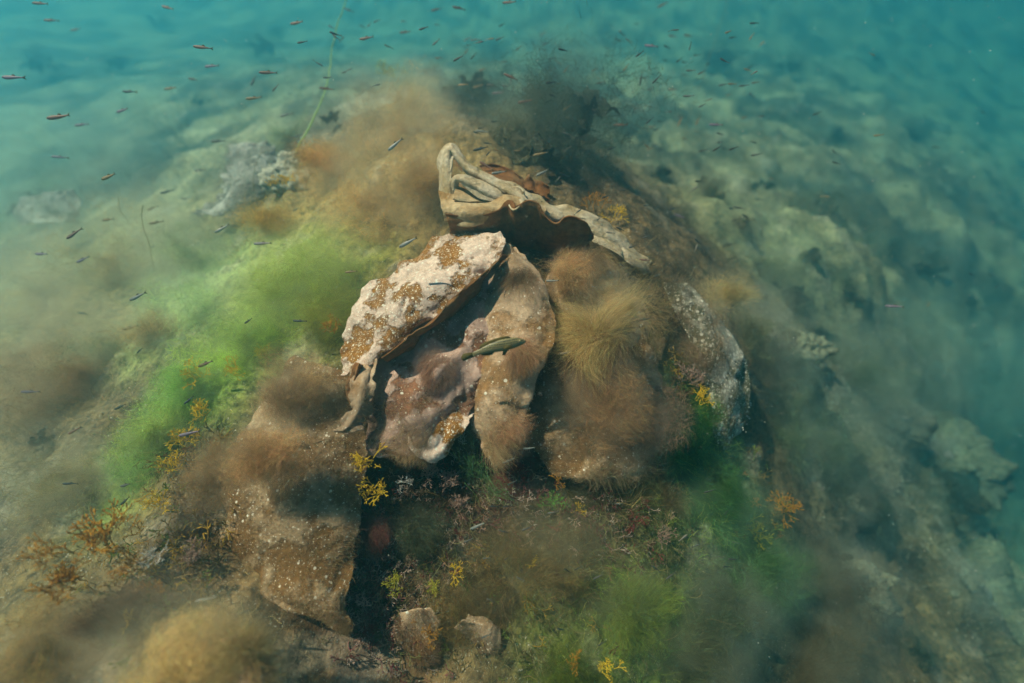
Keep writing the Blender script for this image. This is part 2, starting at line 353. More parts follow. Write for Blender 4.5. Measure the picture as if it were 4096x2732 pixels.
def clump(name, label, px, py, rpx, D=None, N=6000, color=(.4,.3,.14), lift=.5, squash=(1,.8,.8), length=.035, width=.00045, seed=0, flow=None, group=None, power=.95, cat='algae', mfac=1.0):
    q, dd = hit(px, py)
    if D is None: D = dd - lift * rpx / FPX * dd
    c = P(px, py, D); r_ = rpx / FPX * D
    g = cloud(c, (r_*squash[0], r_*squash[1], r_*squash[2]), N, color, length, width, seed, flow, power, axes=np.stack([RGT, UPV, FWD]))
    o = mesh_np(name, g[0], g[1], M_FIBRE, None, g[2], False)
    big = 1.3 if rpx >= 190 else 1.0
    mist(o, c, (r_*squash[0]*1.5*big, r_*squash[1]*1.5*big, r_*squash[2]*1.2), color, MIST * mfac * (1.6 if px < 1000 or rpx >= 190 else 1))
    return tag(o, label, cat, group)

mist_cache = {}
def mist_mat(color, nscale):
    key = (tuple(round(c, 2) for c in color), round(nscale, 1))
    if key in mist_cache: return mist_cache[key]
    m, N, L = newmat('soft_algae_mist'); out = mk(N, 'ShaderNodeOutputMaterial'); pv = mk(N, 'ShaderNodeVolumePrincipled')
    pv.inputs['Color'].default_value = tuple(min(.97, c**.47) for c in color) + (1,)
    tc = mk(N, 'ShaderNodeTexCoord'); ln = mk(N, 'ShaderNodeVectorMath', operation='LENGTH'); L.new(tc.outputs['Object'], ln.inputs[0])
    mr = mk(N, 'ShaderNodeMapRange', interpolation_type='SMOOTHERSTEP'); mr.inputs[1].default_value = 1.0; mr.inputs[2].default_value = .12; L.new(ln.outputs['Value'], mr.inputs[0])
    ns = mk(N, 'ShaderNodeTexNoise', i_Scale=nscale, i_Detail=4.0, i_Roughness=.62, i_Distortion=.6); oi = mk(N, 'ShaderNodeObjectInfo')
    ad = mk(N, 'ShaderNodeVectorMath', operation='ADD'); L.new(tc.outputs['Object'], ad.inputs[0]); L.new(oi.outputs['Location'], ad.inputs[1]); L.new(ad.outputs[0], ns.inputs['Vector'])
    nr = mk(N, 'ShaderNodeMapRange'); nr.inputs[1].default_value = .40; nr.inputs[2].default_value = .66; L.new(ns.outputs[0], nr.inputs[0])
    mu = mk(N, 'ShaderNodeMath', operation='MULTIPLY'); L.new(mr.outputs[0], mu.inputs[0]); L.new(nr.outputs[0], mu.inputs[1])
    # the denser the smaller the lump: the object's colour alpha carries the density per metre
    m2 = mk(N, 'ShaderNodeMath', operation='MULTIPLY'); L.new(mu.outputs[0], m2.inputs[0]); L.new(oi.outputs['Alpha'], m2.inputs[1])
    m3 = mk(N, 'ShaderNodeMath', operation='MULTIPLY'); L.new(m2.outputs[0], m3.inputs[0]); m3.inputs[1].default_value = 100.0
    L.new(m3.outputs[0], pv.inputs['Density']); L.new(pv.outputs[0], out.inputs['Volume']); mist_cache[key] = m; return m
_th = np.linspace(.0, math.pi, 9)[:,None]*np.ones((1,14)); _ph = np.linspace(0, 2*math.pi, 14, endpoint=False)[None]*np.ones((9,1))
_MV = np.stack([np.sin(_th)*np.cos(_ph), np.sin(_th)*np.sin(_ph), np.cos(_th)], -1).reshape(-1,3)
_i = np.arange(9*14).reshape(9,14); _MF = np.stack([_i[:-1], _i[1:], np.roll(_i,-1,1)[1:], np.roll(_i,-1,1)[:-1]], -1).reshape(-1,4)
def mist(parent, c, radii, color, depth, nscale=2.2, name='soft_fringe'):
    """the unresolved finest threads of a lump: optical depth `depth` through its middle"""
    m = mist_mat(color, nscale); o = mesh_np(name, _MV, _MF, m, None)
    ax = np.stack([RGT, UPV, FWD]); Mr = Matrix([list(ax[:,0])+[0], list(ax[:,1])+[0], list(ax[:,2])+[0], [0,0,0,1]]).to_3x3().transposed()
    Mr = Matrix(((RGT[0],UPV[0],FWD[0]),(RGT[1],UPV[1],FWD[1]),(RGT[2],UPV[2],FWD[2])))
    o.matrix_world = Matrix.Translation(Vector(c)) @ Mr.to_4x4() @ Matrix.Diagonal((*radii, 1))
    dens = depth / (min(radii) * 1.0) / 100.0; o.color = (1, 1, 1, dens); o['kind'] = 'stuff'
    if parent is not None: o.parent = parent
    return o
MIST = .85
G = 'soft clumps of filamentous algae'
OLB = (.48,.37,.16); BRW = (.42,.29,.15); GRN = (.30,.50,.05); DKG = (.05,.22,.04); ROS = (.34,.22,.16); SAND = (.36,.36,.22)
clumps = [
 ('large soft tan algae billow rising behind the left of the curled blade', 1600,560,230,1.25,15000,(.55,.44,.20)),
 ('ochre brown fuzzy algae slope left of the pale curled blade', 1560,830,250,1.12,16000,(.48,.35,.13)),
 ('orange brown algae puff beside the dark hollow at the reef crest', 1330,700,170,1.25,8000,(.50,.36,.13)),
 ('rusty yellow algae tuft on the left shoulder of the reef', 1090,900,130,1.28,6000,(.46,.34,.08)),
 ('bright lime green algae cushion left of the speckled blade', 1270,1100,210,1.05,13000,(.46,.54,.10)),
 ('yellow green algae cushion touching the tip of the speckled blade', 1300,1270,130,1.0,8000,(.46,.46,.08)),
 ('vivid green wispy algae below the lime cushion', 1000,1370,150,1.0,8000,(.34,.46,.10)),
 ('pale green misty algae floating over the left slope', 820,1250,210,1.15,9000,(.36,.46,.20)),
 ('emerald algae tuft beside the curved brown cord', 760,1560,140,1.0,6500,(.28,.44,.10)),
 ('green algae haze above the orange weed at lower left', 560,1870,150,.98,6000,(.28,.42,.12)),
 ('long brown fuzz coating the upper part of the lower left blade', 1180,1540,170,.86,9000,(.44,.34,.18)),
 ('brown fuzz spreading over the lower left blade middle', 1080,1830,170,.78,9000,(.42,.31,.17)),
 ('olive fuzzy mound blurred in the bottom left foreground', 860,2640,190,.64,8000,(.40,.34,.15)),
 ('dim brown fuzz hugging the bottom left corner', 200,2620,240,.66,8000,(.26,.20,.08)),
 ('brown speckled algae bank at the left edge', 250,1600,230,1.1,9000,(.26,.19,.09)),
 ('tan misty bank at the left edge above the brown one', 170,1180,240,1.35,7000,(.36,.34,.20)),
 ('brown puff half way down the misty left slope', 640,1330,140,1.15,5000,(.34,.27,.12)),
 ('olive brown fuzzy curtain over the lower right blade', 2430,1640,190,.92,8000,(.34,.24,.13)),
 ('yellowish fuzzy patch in the hollow under the fan tuft', 2330,1600,100,.93,2500,(.36,.27,.14)),
 ('rosy grey fuzz hanging on the right of the lower right blade', 2600,1650,150,.97,7000,(.26,.20,.15)),
 ('rosy brown fuzz at the foot of the long tan blade', 2040,1740,90,.87,3000,(.40,.28,.18)),
 ('small brown puff next to the cave under the curled blade', 2330,1060,110,1.0,5000,(.44,.32,.16)),
 ('dark moss green clump right of the fuzzy curtain', 2730,1750,130,1.02,6000,(.08,.22,.04)),
 ('dark green stringy bank on the lower right slope', 2830,1990,190,1.05,9000,(.09,.21,.06)),
 ('green fuzz sweep running down the lower right slope', 3020,2280,200,1.1,8000,(.11,.21,.07)),
 ('lime tinted fuzz near the bottom right of centre', 2520,2450,200,.88,9000,(.20,.24,.05)),
 ('yellow green fuzz at the bottom edge right of centre', 2300,2680,170,.84,7000,(.20,.24,.03)),
 ('wide olive brown web of threads at bottom centre', 2200,2250,250,.90,12000,(.19,.16,.07)),
 ('olive thread web beside the yellow sprigs at the bottom', 1920,2450,170,.86,7000,(.19,.15,.06)),
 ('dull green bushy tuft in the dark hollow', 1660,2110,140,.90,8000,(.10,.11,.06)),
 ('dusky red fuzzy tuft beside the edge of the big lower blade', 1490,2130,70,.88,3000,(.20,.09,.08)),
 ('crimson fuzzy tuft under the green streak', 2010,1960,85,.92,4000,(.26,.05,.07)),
 ('brown fuzz on the right crest near the white specked rim', 2770,1280,130,1.1,7000,(.36,.28,.17)),
 ('brown grey bank in the lower right dimness', 3300,2350,220,1.15,7000,(.13,.12,.07)),
 ('dim olive bank at the bottom right', 3250,2650,220,1.1,6000,(.13,.11,.05)),
 ('bright tan plume at the crest left of the curled blade', 1700,700,130,1.08,7000,(.55,.42,.20)),
 ('tan fuzz behind the left end of the curled blade', 1650,420,170,1.5,6000,(.46,.42,.24)),
 ('dim green yellow puff above the bleached blade', 1180,560,130,1.6,4000,(.32,.34,.18)),
 ('broad khaki bank below the bleached blade', 820,1020,240,1.5,7000,(.34,.36,.20)),
 ('olive fuzz bank in the middle of the left haze', 420,1430,190,1.2,6000,(.27,.27,.14)),
 ('brown fuzz left of the huge mud-dusted blade', 860,1900,140,.86,6000,(.24,.17,.08)),
 ('khaki puff at the left edge above the antler weed', 250,1950,220,.95,7000,(.27,.26,.13)),
 ('dark brown tangle fuzz under the antler weed', 520,2480,190,.74,7000,(.14,.09,.045)),
 ('olive fuzz at the right foot of the rimmed blade', 2620,2020,130,1.0,6000,(.18,.16,.09)),
 ('grey olive bank in the middle of the lower right slope', 2850,2420,210,1.0,8000,(.13,.15,.08)),
 ('olive dusk bank at the bottom edge right of the lime fuzz', 2760,2680,200,.92,7000,(.13,.13,.06)),
 ('teal grey hump above the shell grit band', 3150,1480,130,1.5,4000,(.18,.22,.16)),
 ('khaki hump at the top of the right slope', 3050,1080,180,1.7,5000,(.24,.26,.15)),
 ('dark olive bank below the pale ridge', 3450,2060,180,1.5,5000,(.10,.12,.08)),
 ('dim green bank far out near the right edge', 3900,1500,220,2.2,5000,(.16,.22,.14)),
 ('tan green fuzz along the rim of the grained blade', 2900,1180,120,1.15,5000,(.36,.33,.17)),
 ('brown grey fuzz over the foot of the grained blade', 2820,1420,110,1.1,5000,(.30,.24,.16)),
 ('greenish fuzz on the right slope beyond the crest', 3150,1700,200,1.45,6000,(.16,.22,.12)),
 ('olive fuzzy hump in the right middle distance', 3650,1350,200,1.95,6000,(.16,.20,.11)),
 ('dusky hump behind the pale ridge on the right', 3700,1650,170,1.75,5000,(.16,.17,.10)),
]
clumps += [
 ('yellow green band of fine algae joining the lime cushion and the vivid wisps', 1150,1180,220,1.03,10000,(.47,.55,.09)),
 ('yellow green band of fine algae above the emerald tuft', 880,1450,160,1.02,7000,(.38,.52,.09)),
 ('yellow green band of fine algae below the brown cord', 670,1740,140,.98,4500,(.30,.36,.10)),
 ('vivid green patch of fine algae right of the grained rim', 2780,1640,110,1.03,5000,(.14,.36,.04)),
 ('golden brown fuzz mound filling the bottom left foreground blade', 720,2740,300,.62,14000,(.44,.37,.17)),
 ('light tan fuzz draped on the shoulder of the huge mud-dusted blade', 1150,1600,130,.86,5000,(.44,.33,.19)),
 ('tan fuzz streak across the middle of the mud-dusted blade', 1040,1800,90,.82,3000,(.42,.31,.17)),
 ('bright golden halo fuzz behind the golden fan blade', 2440,1200,110,1.0,5000,(.60,.46,.20)),
 ('bright tan puff on the fuzzy hump blade beside the cave', 2290,1080,90,1.0,5000,(.56,.42,.22)),
 ('tan fuzz creeping over the top of the long blade', 2080,1120,70,.93,3500,(.46,.34,.20)),
 ('pinkish tan fuzz along the middle of the long blade', 2080,1420,80,.87,4000,(.46,.33,.21)),
 ('rosy fuzz across the centre blade left of the wrasse', 1750,1480,90,.88,4500,(.40,.27,.20)),
 ('wide milky green bank over the left haze', 520,1080,380,1.6,9000,(.36,.33,.17)),
 ('wide milky bank at the upper left edge', 230,760,330,2.1,7000,(.30,.36,.22)),
 ('milky tan bank over the lower left edge', 180,1480,330,1.15,9000,(.33,.25,.12)),
 ('long fuzzy bank over the ledge of the right crest', 3000,1330,190,1.25,7000,(.22,.22,.12)),
 ('murky bank over the middle of the right slope', 3450,1500,260,1.6,7000,(.15,.18,.10)),
 ('murky bank over the grit band', 3300,1800,220,1.45,6000,(.13,.17,.10)),
]
for k, (lab, px, py, rp, D, n_, c_) in enumerate(clumps):
    if c_[0] > c_[1]: c_ = (min(.75, c_[0]*1.15), c_[1]*.97, c_[2]*.85)
    if px < 1000: c_ = tuple(min(.7, v*1.3) for v in c_)
    if ('blade' in lab and 'left of the speckled' not in lab and 'slope left' not in lab and 'bleached' not in lab) or 'curtain' in lab or 'fan tuft' in lab or 'foreground' in lab:
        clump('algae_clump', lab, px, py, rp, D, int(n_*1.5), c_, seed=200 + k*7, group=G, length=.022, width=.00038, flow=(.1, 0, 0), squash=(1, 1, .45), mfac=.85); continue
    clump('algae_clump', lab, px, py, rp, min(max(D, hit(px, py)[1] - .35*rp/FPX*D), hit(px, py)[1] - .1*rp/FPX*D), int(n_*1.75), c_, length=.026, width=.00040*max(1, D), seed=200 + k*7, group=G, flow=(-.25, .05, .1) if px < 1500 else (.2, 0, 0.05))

# fan tuft: filaments spraying from one foot
def fan(name, label, px, py, D, N, aim, spread, length, color, width=.0004, seed=0):
    c = P(px, py, D); a = RGT*aim[0] + UPV*aim[1] + FWD*aim[2]
    d = a + spread * RNG.normal(size=(N, 3)); rt = c + .012 * RNG.normal(size=(N, 3))
    l_ = length * (.45 + .65 * RNG.random(N))
    g = strand_geo(rt, d, l_, width, jitter_col(color, N, .3), 7, .75, (0,0,.0), 20, seed, .30, 1.1)
    o = mesh_np(name, g[0], g[1], M_FIBRE, None, g[2], False); mist(o, c + a/np.linalg.norm(a)*length*.55, (length*.75, length*.7, length*.5), color, .6, 3.0)
    return tag(o, label, 'algae')
fan('fan_algae', 'golden feathery fan of threads right of the long tan blade', 2350,1350,.94,7000,(.55,.75,-.35),.55,.15,(.58,.42,.18),.00045,3)
fan('fan_algae', 'smaller spray of tan threads above the golden fan', 2280,1120,1.0,2500,(.6,.5,-.3),.6,.08,(.55,.38,.2),.0004,13)
fan('fan_algae', 'dark brown threads trailing below the golden fan', 2370,1370,.93,3000,(.25,-.9,-.1),.45,.13,(.24,.13,.08),.0004,23)

# ------------------------------------------------------------------ kelp blades
def catmull(Pc, m):
    """resample control points along axis 0 to m samples"""
    n = len(Pc); t = np.linspace(0, n-1, m); i = np.clip(np.floor(t).astype(int), 0, n-2); f = (t-i).reshape((-1,)+(1,)*(Pc.ndim-1))
    g = lambda k: Pc[np.clip(k, 0, n-1)]
    p0, p1, p2, p3 = 2*g(i)-g(i+1), g(i), g(i+1), g(i+2)
    p0 = np.where((i > 0).reshape(f.shape), g(i-1), p0); p3 = np.where((i < n-2).reshape(f.shape), g(i+2), 2*g(i+1)-g(i))
    return .5*((2*p1)+(-p0+p2)*f+(2*p0-5*p1+4*p2-p3)*f*f+(-p0+3*p1-3*p2+p3)*f**3)
def surf(ctrl, nu, nv):
    """ctrl: rows of (px,py,D) triples"""
    c = np.array(ctrl, float); w = P(c[...,0], c[...,1], c[...,2])
    a = catmull(w, nu); b = catmull(np.swapaxes(a, 0, 1), nv); return np.swapaxes(b, 0, 1)
def nrm(G_):
    du = np.gradient(G_, axis=0); dv = np.gradient(G_, axis=1); n_ = np.cross(du, dv); return n_ / (np.linalg.norm(n_, axis=-1, keepdims=True)+1e-9)
def ESIDE(G_, n_): return 1.0 if np.median(((CAM - G_) * n_).sum(-1)) > 0 else -1.0
def blade_mesh(name, G_, mat, parent=None, thick=.0022, ripple=.006, rscale=14, frill=.0, ffreq=9, seed=0, holes=(), ragged=.0, under=None, crease=.006):
    """a leathery sheet with two faces, wavy edges, torn margins and holes"""
    nu, nv = G_.shape[:2]; n_ = nrm(G_)
    u = np.linspace(0, 1, nu)[:, None] * np.ones((1, nv)); v = np.linspace(0, 1, nv)[None] * np.ones((nu, 1))
    edge = smooth(.55, 1.0, np.abs(2*v-1))
    off = 1.25 * ripple * fbm(G_*rscale, 2, seed) + .0006 * fbm(G_*90, 2, seed+5) + .006 * smooth(.72, 1.0, np.abs(2*v-1)) * (.3 + 1.8*noise(G_*24, seed+8)) * ESIDE(G_, n_)
    off = off - ESIDE(G_, n_) * crease * (1 - smooth(0, .16, np.abs(fbm(G_*np.array((9,5,7)), 3, seed+61)))) 
    off = off + frill * edge * (np.sin(u*ffreq*6.28 + 2.2*noise(G_*9, seed+7) + np.where(v > .5, 1.7, 0)) + .4*np.sin(u*ffreq*15.1 + 1))
    G2 = G_ + n_ * off[..., None]
    if ragged > 0:
        j = ragged * fbm(np.stack([u*14, v*2, u*0], -1), 4, seed+9)
        dv = np.gradient(G_, axis=1) * nv
        G2 = G2 + dv * (j * (2*v-1) * smooth(.75, 1, np.abs(2*v-1)))[..., None]
        du = np.gradient(G_, axis=0) * nu
        G2 = G2 + du * (ragged * fbm(np.stack([v*9, u*2, u*0+5], -1), 4, seed+19) * smooth(.9, 1, u))[..., None]
    n2 = nrm(G2)
    top = G2 + n2*thick*.5; bot = G2 - n2*thick*.5
    V = np.concatenate([top.reshape(-1,3), bot.reshape(-1,3)]); ii = np.arange(nu*nv).reshape(nu, nv)
    uc = (u[:-1,:-1]+u[1:,1:])/2; vc = (v[:-1,:-1]+v[1:,1:])/2; keep = np.ones_like(uc, bool)
    for (hu, hv, ru, rv) in holes:
        w_ = .25*noise(np.stack([uc*40, vc*40, uc*0], -1), seed+33)
        keep &= ((uc-hu)/ru)**2 + ((vc-hv)/rv)**2 > 1 + w_*2
    off_ = nu*nv; fs = []; K_ = keep
    a, b, c, d = ii[:-1,:-1], ii[:-1,1:], ii[1:,1:], ii[1:,:-1]
    fs.append(np.stack([a,b,c,d], -1)[K_]); fs.append(np.stack([d,c,b,a], -1)[K_] + off_)
    pad = np.pad(K_, 1)
    for (dy, dx, e0, e1) in ((0,-1,d,a),(0,1,b,c),(-1,0,a,b),(1,0,c,d)):
        nb = pad[1+dy:1+dy+K_.shape[0], 1+dx:1+dx+K_.shape[1]]; mm = K_ & ~nb
        p, q = e0[mm], e1[mm]; fs.append(np.stack([q, p, p+off_, q+off_], -1))
    F = np.concatenate(fs)
    o = mesh_np(name, V, F, mat, parent)
    if under is not None:
        o.data.materials.append(under); k1 = int(K_.sum()); mi = np.zeros(len(F), np.int32); mi[k1:2*k1] = 1; o.data.polygons.foreach_set('material_index', mi)
    return o, G2, n2
def fuzz_on(G2, n2, N, color, length, width, parent, mask=None, seed=0, name='algae_fuzz', side=1, flow=None):
    N = int(N*1.7); width = width*1.1; nu, nv = G2.shape[:2]; i = RNG.integers(0, nu-1, N); j = RNG.integers(0, nv-1, N); a = RNG.random((N,1)); b = RNG.random((N,1))
    p = G2[i,j]*(1-a)*(1-b)+G2[i+1,j]*a*(1-b)+G2[i,j+1]*(1-a)*b+G2[i+1,j+1]*a*b; n_ = n2[i,j]*side
    k = fbm(p*13, 3, seed+3) + .25*RNG.normal(size=N) > (-.05 if mask is None else mask); p, n_ = p[k], n_[k]
    g = strand_geo(p, n_ + .9*RNG.normal(size=p.shape)*.7, length*(.5+1.1*RNG.random(len(p)))*(.5+1.3*smooth(-.2,.5,fbm(p*7,2,seed+9))), width, jitter_col(color, len(p), .25), 3, .8, flow, 12, seed, .35)
    o = mesh_np(name, g[0], g[1], M_FIBRE, parent, g[2], False); o['kind'] = 'stuff'; return o
def facing(n2, G2):   # +1 when the front face looks to the viewer side
    s = ((CAM - G2) * n2).sum(-1); return 1 if np.median(s) > 0 else -1
def base_of(G2): return Vector(G2[0, G2.shape[1]//2])
def kelp(label, ctrl, mat, nu=110, nv=70, fuzz=None, cat='kelp blade', group=None, name='kelp', **kw):
    root = empty(name); G_ = surf(ctrl, nu, nv)
    o, G2, n2 = blade_mesh('blade', G_, mat, root, **kw)
    if fuzz:
        for q, (N_, c_, l_, w_, mk_) in enumerate(fuzz): fuzz_on(G2, n2, N_, c_, l_, w_, root, mk_, seed=31+q, side=facing(n2, G2))
    tag(root, label, cat, group); return root, G2, n2

def rows(edges, prof, Dl, Dr, cols=6):
    """left/right outline points per row plus a depth bulge profile"""
    out = []
    for k, (l, r) in enumerate(edges):
        row = []
        for j in range(cols):
            t = j/(cols-1); dl = Dl[k] if hasattr(Dl, '__len__') else Dl; dr = Dr[k] if hasattr(Dr, '__len__') else Dr; pf = prof[k] if hasattr(prof, '__len__') else prof
            row.append((l[0]+(r[0]-l[0])*t, l[1]+(r[1]-l[1])*t, dl+(dr-dl)*t - .75*pf*math.sin(math.pi*t)))
        out.append(row)
    return out
BR = (.44,.31,.18)
# speckled blade
kelp('broad speckled amber blade with white spots and pink crust, left of centre',
     rows([((1800,935),(2005,925)),((1705,985),(2022,985)),((1570,1080),(1960,1085)),((1470,1165),(1860,1170)),((1408,1270),(1760,1255)),((1388,1375),(1655,1330)),((1375,1455),(1545,1405)),((1380,1505),(1480,1475))],
          [.01,.03,.05,.055,.05,.04,.03,.01], [1.06,1.04,1.0,.98,.96,.94,.92,.905], [.985,.965,.945,.935,.925,.915,.895,.88]),
     M_SPECK, 150, 90, ripple=.010, rscale=9, frill=.004, ffreq=5, ragged=.05, seed=3, fuzz=[(2600,BR,.014,.00035,.15)])
# dark curled lip under the speckled blade
kelp('narrow brown lip curling under the lower edge of the speckled blade',
     rows([((1990,1050),(2010,1010)),((1890,1140),(1935,1150)),((1790,1215),(1850,1235)),((1690,1300),(1740,1320)),((1600,1370),(1640,1390)),((1525,1430),(1550,1450))],
          .02, [.91,.89,.89,.88,.87,.87], [.95,.95,.95,.95,.93,.92], 5), M_BROWN, 90, 24, ripple=.004, seed=4)
# centre blade with holes
ed = [((1760,1090),(1990,1040)),((1620,1270),(1985,1200)),((1530,1380),(1975,1340)),((1490,1500),(1950,1460)),((1480,1600),(1920,1570)),((1470,1690),(1880,1650)),((1475,1770),(1830,1740)),((1520,1815),(1760,1830)),((1600,1830),(1720,1850))]
ct = rows(ed, [.0,.02,.03,.045,.03,.035,.03,.02,.01], [1.01,.97,.94,.92,.905,.89,.875,.87,.87], [.985,.955,.93,.915,.905,.895,.885,.875,.87])
bump = [[0,.0,.0,0,0,0],[0,.01,-.01,.01,-.01,0],[0,.02,-.01,.02,-.02,.0],[.01,.0,.03,-.03,.01,-.01],[0,-.02,-.01,.035,-.015,.01],[0,.01,-.02,-.01,.03,0],[0,0,.015,-.015,-.01,0],[0,0,0,0,0,0],[0]*6]
ct = [[(a,b,c+.6*bump[k][j]) for j,(a,b,c) in enumerate(r_)] for k,r_ in enumerate(ct)]
kelp('crumpled rosy centre blade with torn holes near its lower edge', ct, M_ROSE, 170, 120, ripple=.012, rscale=9, frill=.002, ragged=.05, seed=6,
     holes=((.86,.17,.040,.085),(.74,.07,.014,.024),(.80,.09,.010,.018)), fuzz=[(9000,BR,.014,.00035,-.05)])
# amber tongue at the bottom of it
kelp('amber white-dotted tongue hanging at the bottom of the rosy blade',
     rows([((1640,1640),(1900,1640)),((1640,1710),(1870,1700)),((1650,1780),(1835,1750)),((1680,1830),(1780,1820)),((1710,1850),(1745,1850))],
          [.01,.02,.02,.015,.0], [.895,.87,.865,.86,.86], [.91,.885,.87,.865,.86], 5), M_SPECK, 70, 60, ripple=.006, ragged=.06, seed=9)
# long tan blade
kelp('long tan blade with a straight right edge running down the middle',
     rows([((1965,955),(2065,985)),((1955,1080),(2150,1085)),((1935,1200),(2203,1190)),((1905,1310),(2222,1300)),((1870,1420),(2190,1420)),((1850,1530),(2140,1530)),((1870,1640),(2105,1640)),((1910,1750),(2070,1750)),((1945,1830),(1995,1840))],
          [.02,.04,.05,.05,.045,.045,.04,.03,.01], [1.0,.98,.97,.96,.94,.93,.91,.90,.89], [.99,.95,.93,.92,.91,.90,.89,.88,.88]),
     M_TAN, 150, 80, ripple=.012, rscale=8, frill=.002, ragged=.03, seed=12, fuzz=[(9000,(.50,.36,.20),.016,.00035,-.1)])
# grey sliver left of the long blade
kelp('blue grey blade sliver behind the speckled blade in shade',
     rows([((1960,1030),(2000,1010)),((1880,1130),(1990,1090)),((1830,1220),(1970,1180)),((1800,1300),(1950,1260))], .01, .97, .985, 4), M_GREY, 50, 30, ripple=.006, seed=14, fuzz=[(1500,(.4,.36,.3),.010,.0003,0)])
# small lobes at left tip
kelp('small folded pinkish lobe below the torn tip of the speckled blade',
     rows([((1440,1440),(1500,1450)),((1408,1510),(1490,1520)),((1400,1590),(1485,1590)),((1395,1640),(1480,1640)),((1360,1690),(1455,1690)),((1338,1722),(1410,1722)),((1345,1735),(1380,1742))],
          [.01,.02,.02,.02,.02,.015,.0], [.90,.87,.85,.84,.83,.82,.82], [.89,.87,.86,.86,.85,.83,.82], 5), M_TAN, 80, 40, ripple=.006, frill=.005, ffreq=4, ragged=.1, seed=15, fuzz=[(400,BR,.01,.0003,.2)])
kelp('thin brown strip curling beside the torn tip of the speckled blade',
     rows([((1430,1450),(1450,1460)),((1405,1520),(1430,1540)),((1400,1600),(1418,1610)),((1420,1640),(1440,1625))], .02, .87, .885, 4), M_BROWN, 60, 20, ripple=.003, seed=17)
# lower left big blade
kelp('huge mud-dusted brown blade hanging at the lower left',
     rows([((1190,1430),(1440,1500)),((1080,1560),(1462,1600)),((975,1720),(1470,1730)),((930,1880),(1468,1880)),((885,2060),(1445,2010)),((900,2160),(1430,2140)),((985,2270),(1412,2260)),((1030,2370),(1395,2360)),((1190,2440),(1392,2440)),((1330,2510),(1412,2500)),((1368,2540),(1395,2540))],
          [.02,.03,.04,.045,.045,.04,.035,.03,.02,.01,0], [.98,.94,.90,.87,.85,.84,.83,.81,.80,.79,.79], [.94,.91,.89,.87,.86,.85,.84,.82,.80,.79,.79]),
     M_MUD, 190, 130, ripple=.008, rscale=6, frill=.003, ffreq=6, ragged=.06, seed=18, crease=.003, fuzz=[(16000,(.38,.27,.15),.016,.0004,.0)])
# lower right blade
kelp('brown fuzzy blade with a crisp pale rim above the dark hollow, right of centre',
     rows([((2200,1380),(2560,1300)),((2150,1500),(2640,1480)),((2100,1620),(2670,1640)),((2090,1740),(2660,1780)),((2165,1830),(2640,1880)),((2230,1905),(2520,1905)),((2300,1925),(2400,1895))],
          [.02,.05,.06,.06,.05,.03,.01], [1.0,.97,.95,.94,.92,.90,.90], [1.06,1.05,1.04,1.02,1.0,.96,.92]),
     M_MUD, 120, 110, ripple=.014, rscale=7, frill=.003, ragged=.04, seed=21, fuzz=[(14000,(.34,.26,.15),.020,.0004,-.05)])
# specked rim blade on the right crest
kelp('olive blade with a rim of white grains on the right crest',
     rows([((2650,1130),(2760,1130)),((2690,1230),(2860,1215)),((2760,1370),(2935,1360)),((2810,1500),(2975,1500)),((2850,1620),(2990,1630)),((2860,1720),(2960,1740)),((2870,1780),(2910,1800))],
          [.02,.03,.04,.04,.03,.02,.0], [1.12,1.11,1.10,1.10,1.10,1.10,1.11], [1.16,1.16,1.17,1.18,1.18,1.16,1.13], 5),
     kelp_mat('grained_kelp', (.15,.13,.07), (.40,.36,.28), .50, 1.5, .5, .8), 100, 50, ripple=.010, ragged=.04, seed=23, fuzz=[(4000,(.30,.25,.17),.016,.0004,0)])

# curled blade on top: rolls of one folded sheet
root = empty('curled_kelp')
def roll(name, edges, bulge, Dl, Dr, mat=None, nu=120, nv=44, seed=0, **kw):
    return blade_mesh(name, surf(rows(edges, bulge, Dl, Dr, 6), nu, nv), mat or M_CURL, root, seed=seed, **kw)
o, G2, n2 = roll('arched_roll', [((1764,840),(1806,815)),((1754,745),(1806,738)),((1758,662),(1806,668)),((1772,606),(1806,635)),((1802,584),(1808,612)),((1845,622),(1834,652)),((1890,660),(1874,702)),((1975,700),(1958,756)),((2065,738),(2040,806)),((2200,802),(2170,888)),((2330,856),(2300,935)),((2480,940),(2450,1005)),((2606,1056),(2590,1092))],
     [.012,.014,.014,.014,.016,.022,.03,.038,.042,.042,.036,.025,.01], [1.06,1.06,1.05,1.04,1.03,1.03,1.03,1.04,1.04,1.06,1.08,1.1,1.13], [1.03,1.03,1.03,1.03,1.03,1.03,1.03,1.03,1.03,1.04,1.06,1.09,1.12], None, 190, 44, 30, thick=.005, ripple=.004, rscale=9, crease=.0015)
fuzz_on(G2, n2, 2500, (.5,.42,.28), .006, .0003, root, .2, seed=5, side=facing(n2, G2))
roll('second_roll', [((1812,790),(1832,795)),((1806,745),(1826,758)),((1812,712),(1836,728)),((1838,700),(1856,734)),((1876,702),(1902,764)),((1942,728),(1958,797)),((2015,766),(2032,822))],
     [.005,.008,.01,.014,.022,.024,.01], [1.03,1.02,1.01,1.0,1.01,1.02,1.02], [1.03,1.02,1.01,1.0,1.0,1.0,1.01], None, 90, 34, 33, thick=.005, ripple=.003, rscale=10, crease=.001)
roll('base_fold', [((1824,742),(1812,800)),((1862,748),(1860,805)),((1905,775),(1910,808)),((1950,795),(1960,812))], .006, [1.03,1.03,1.03,1.02], [1.0]*4, M_CTAN, 50, 24, 39, thick=.004, ripple=.003, crease=0)
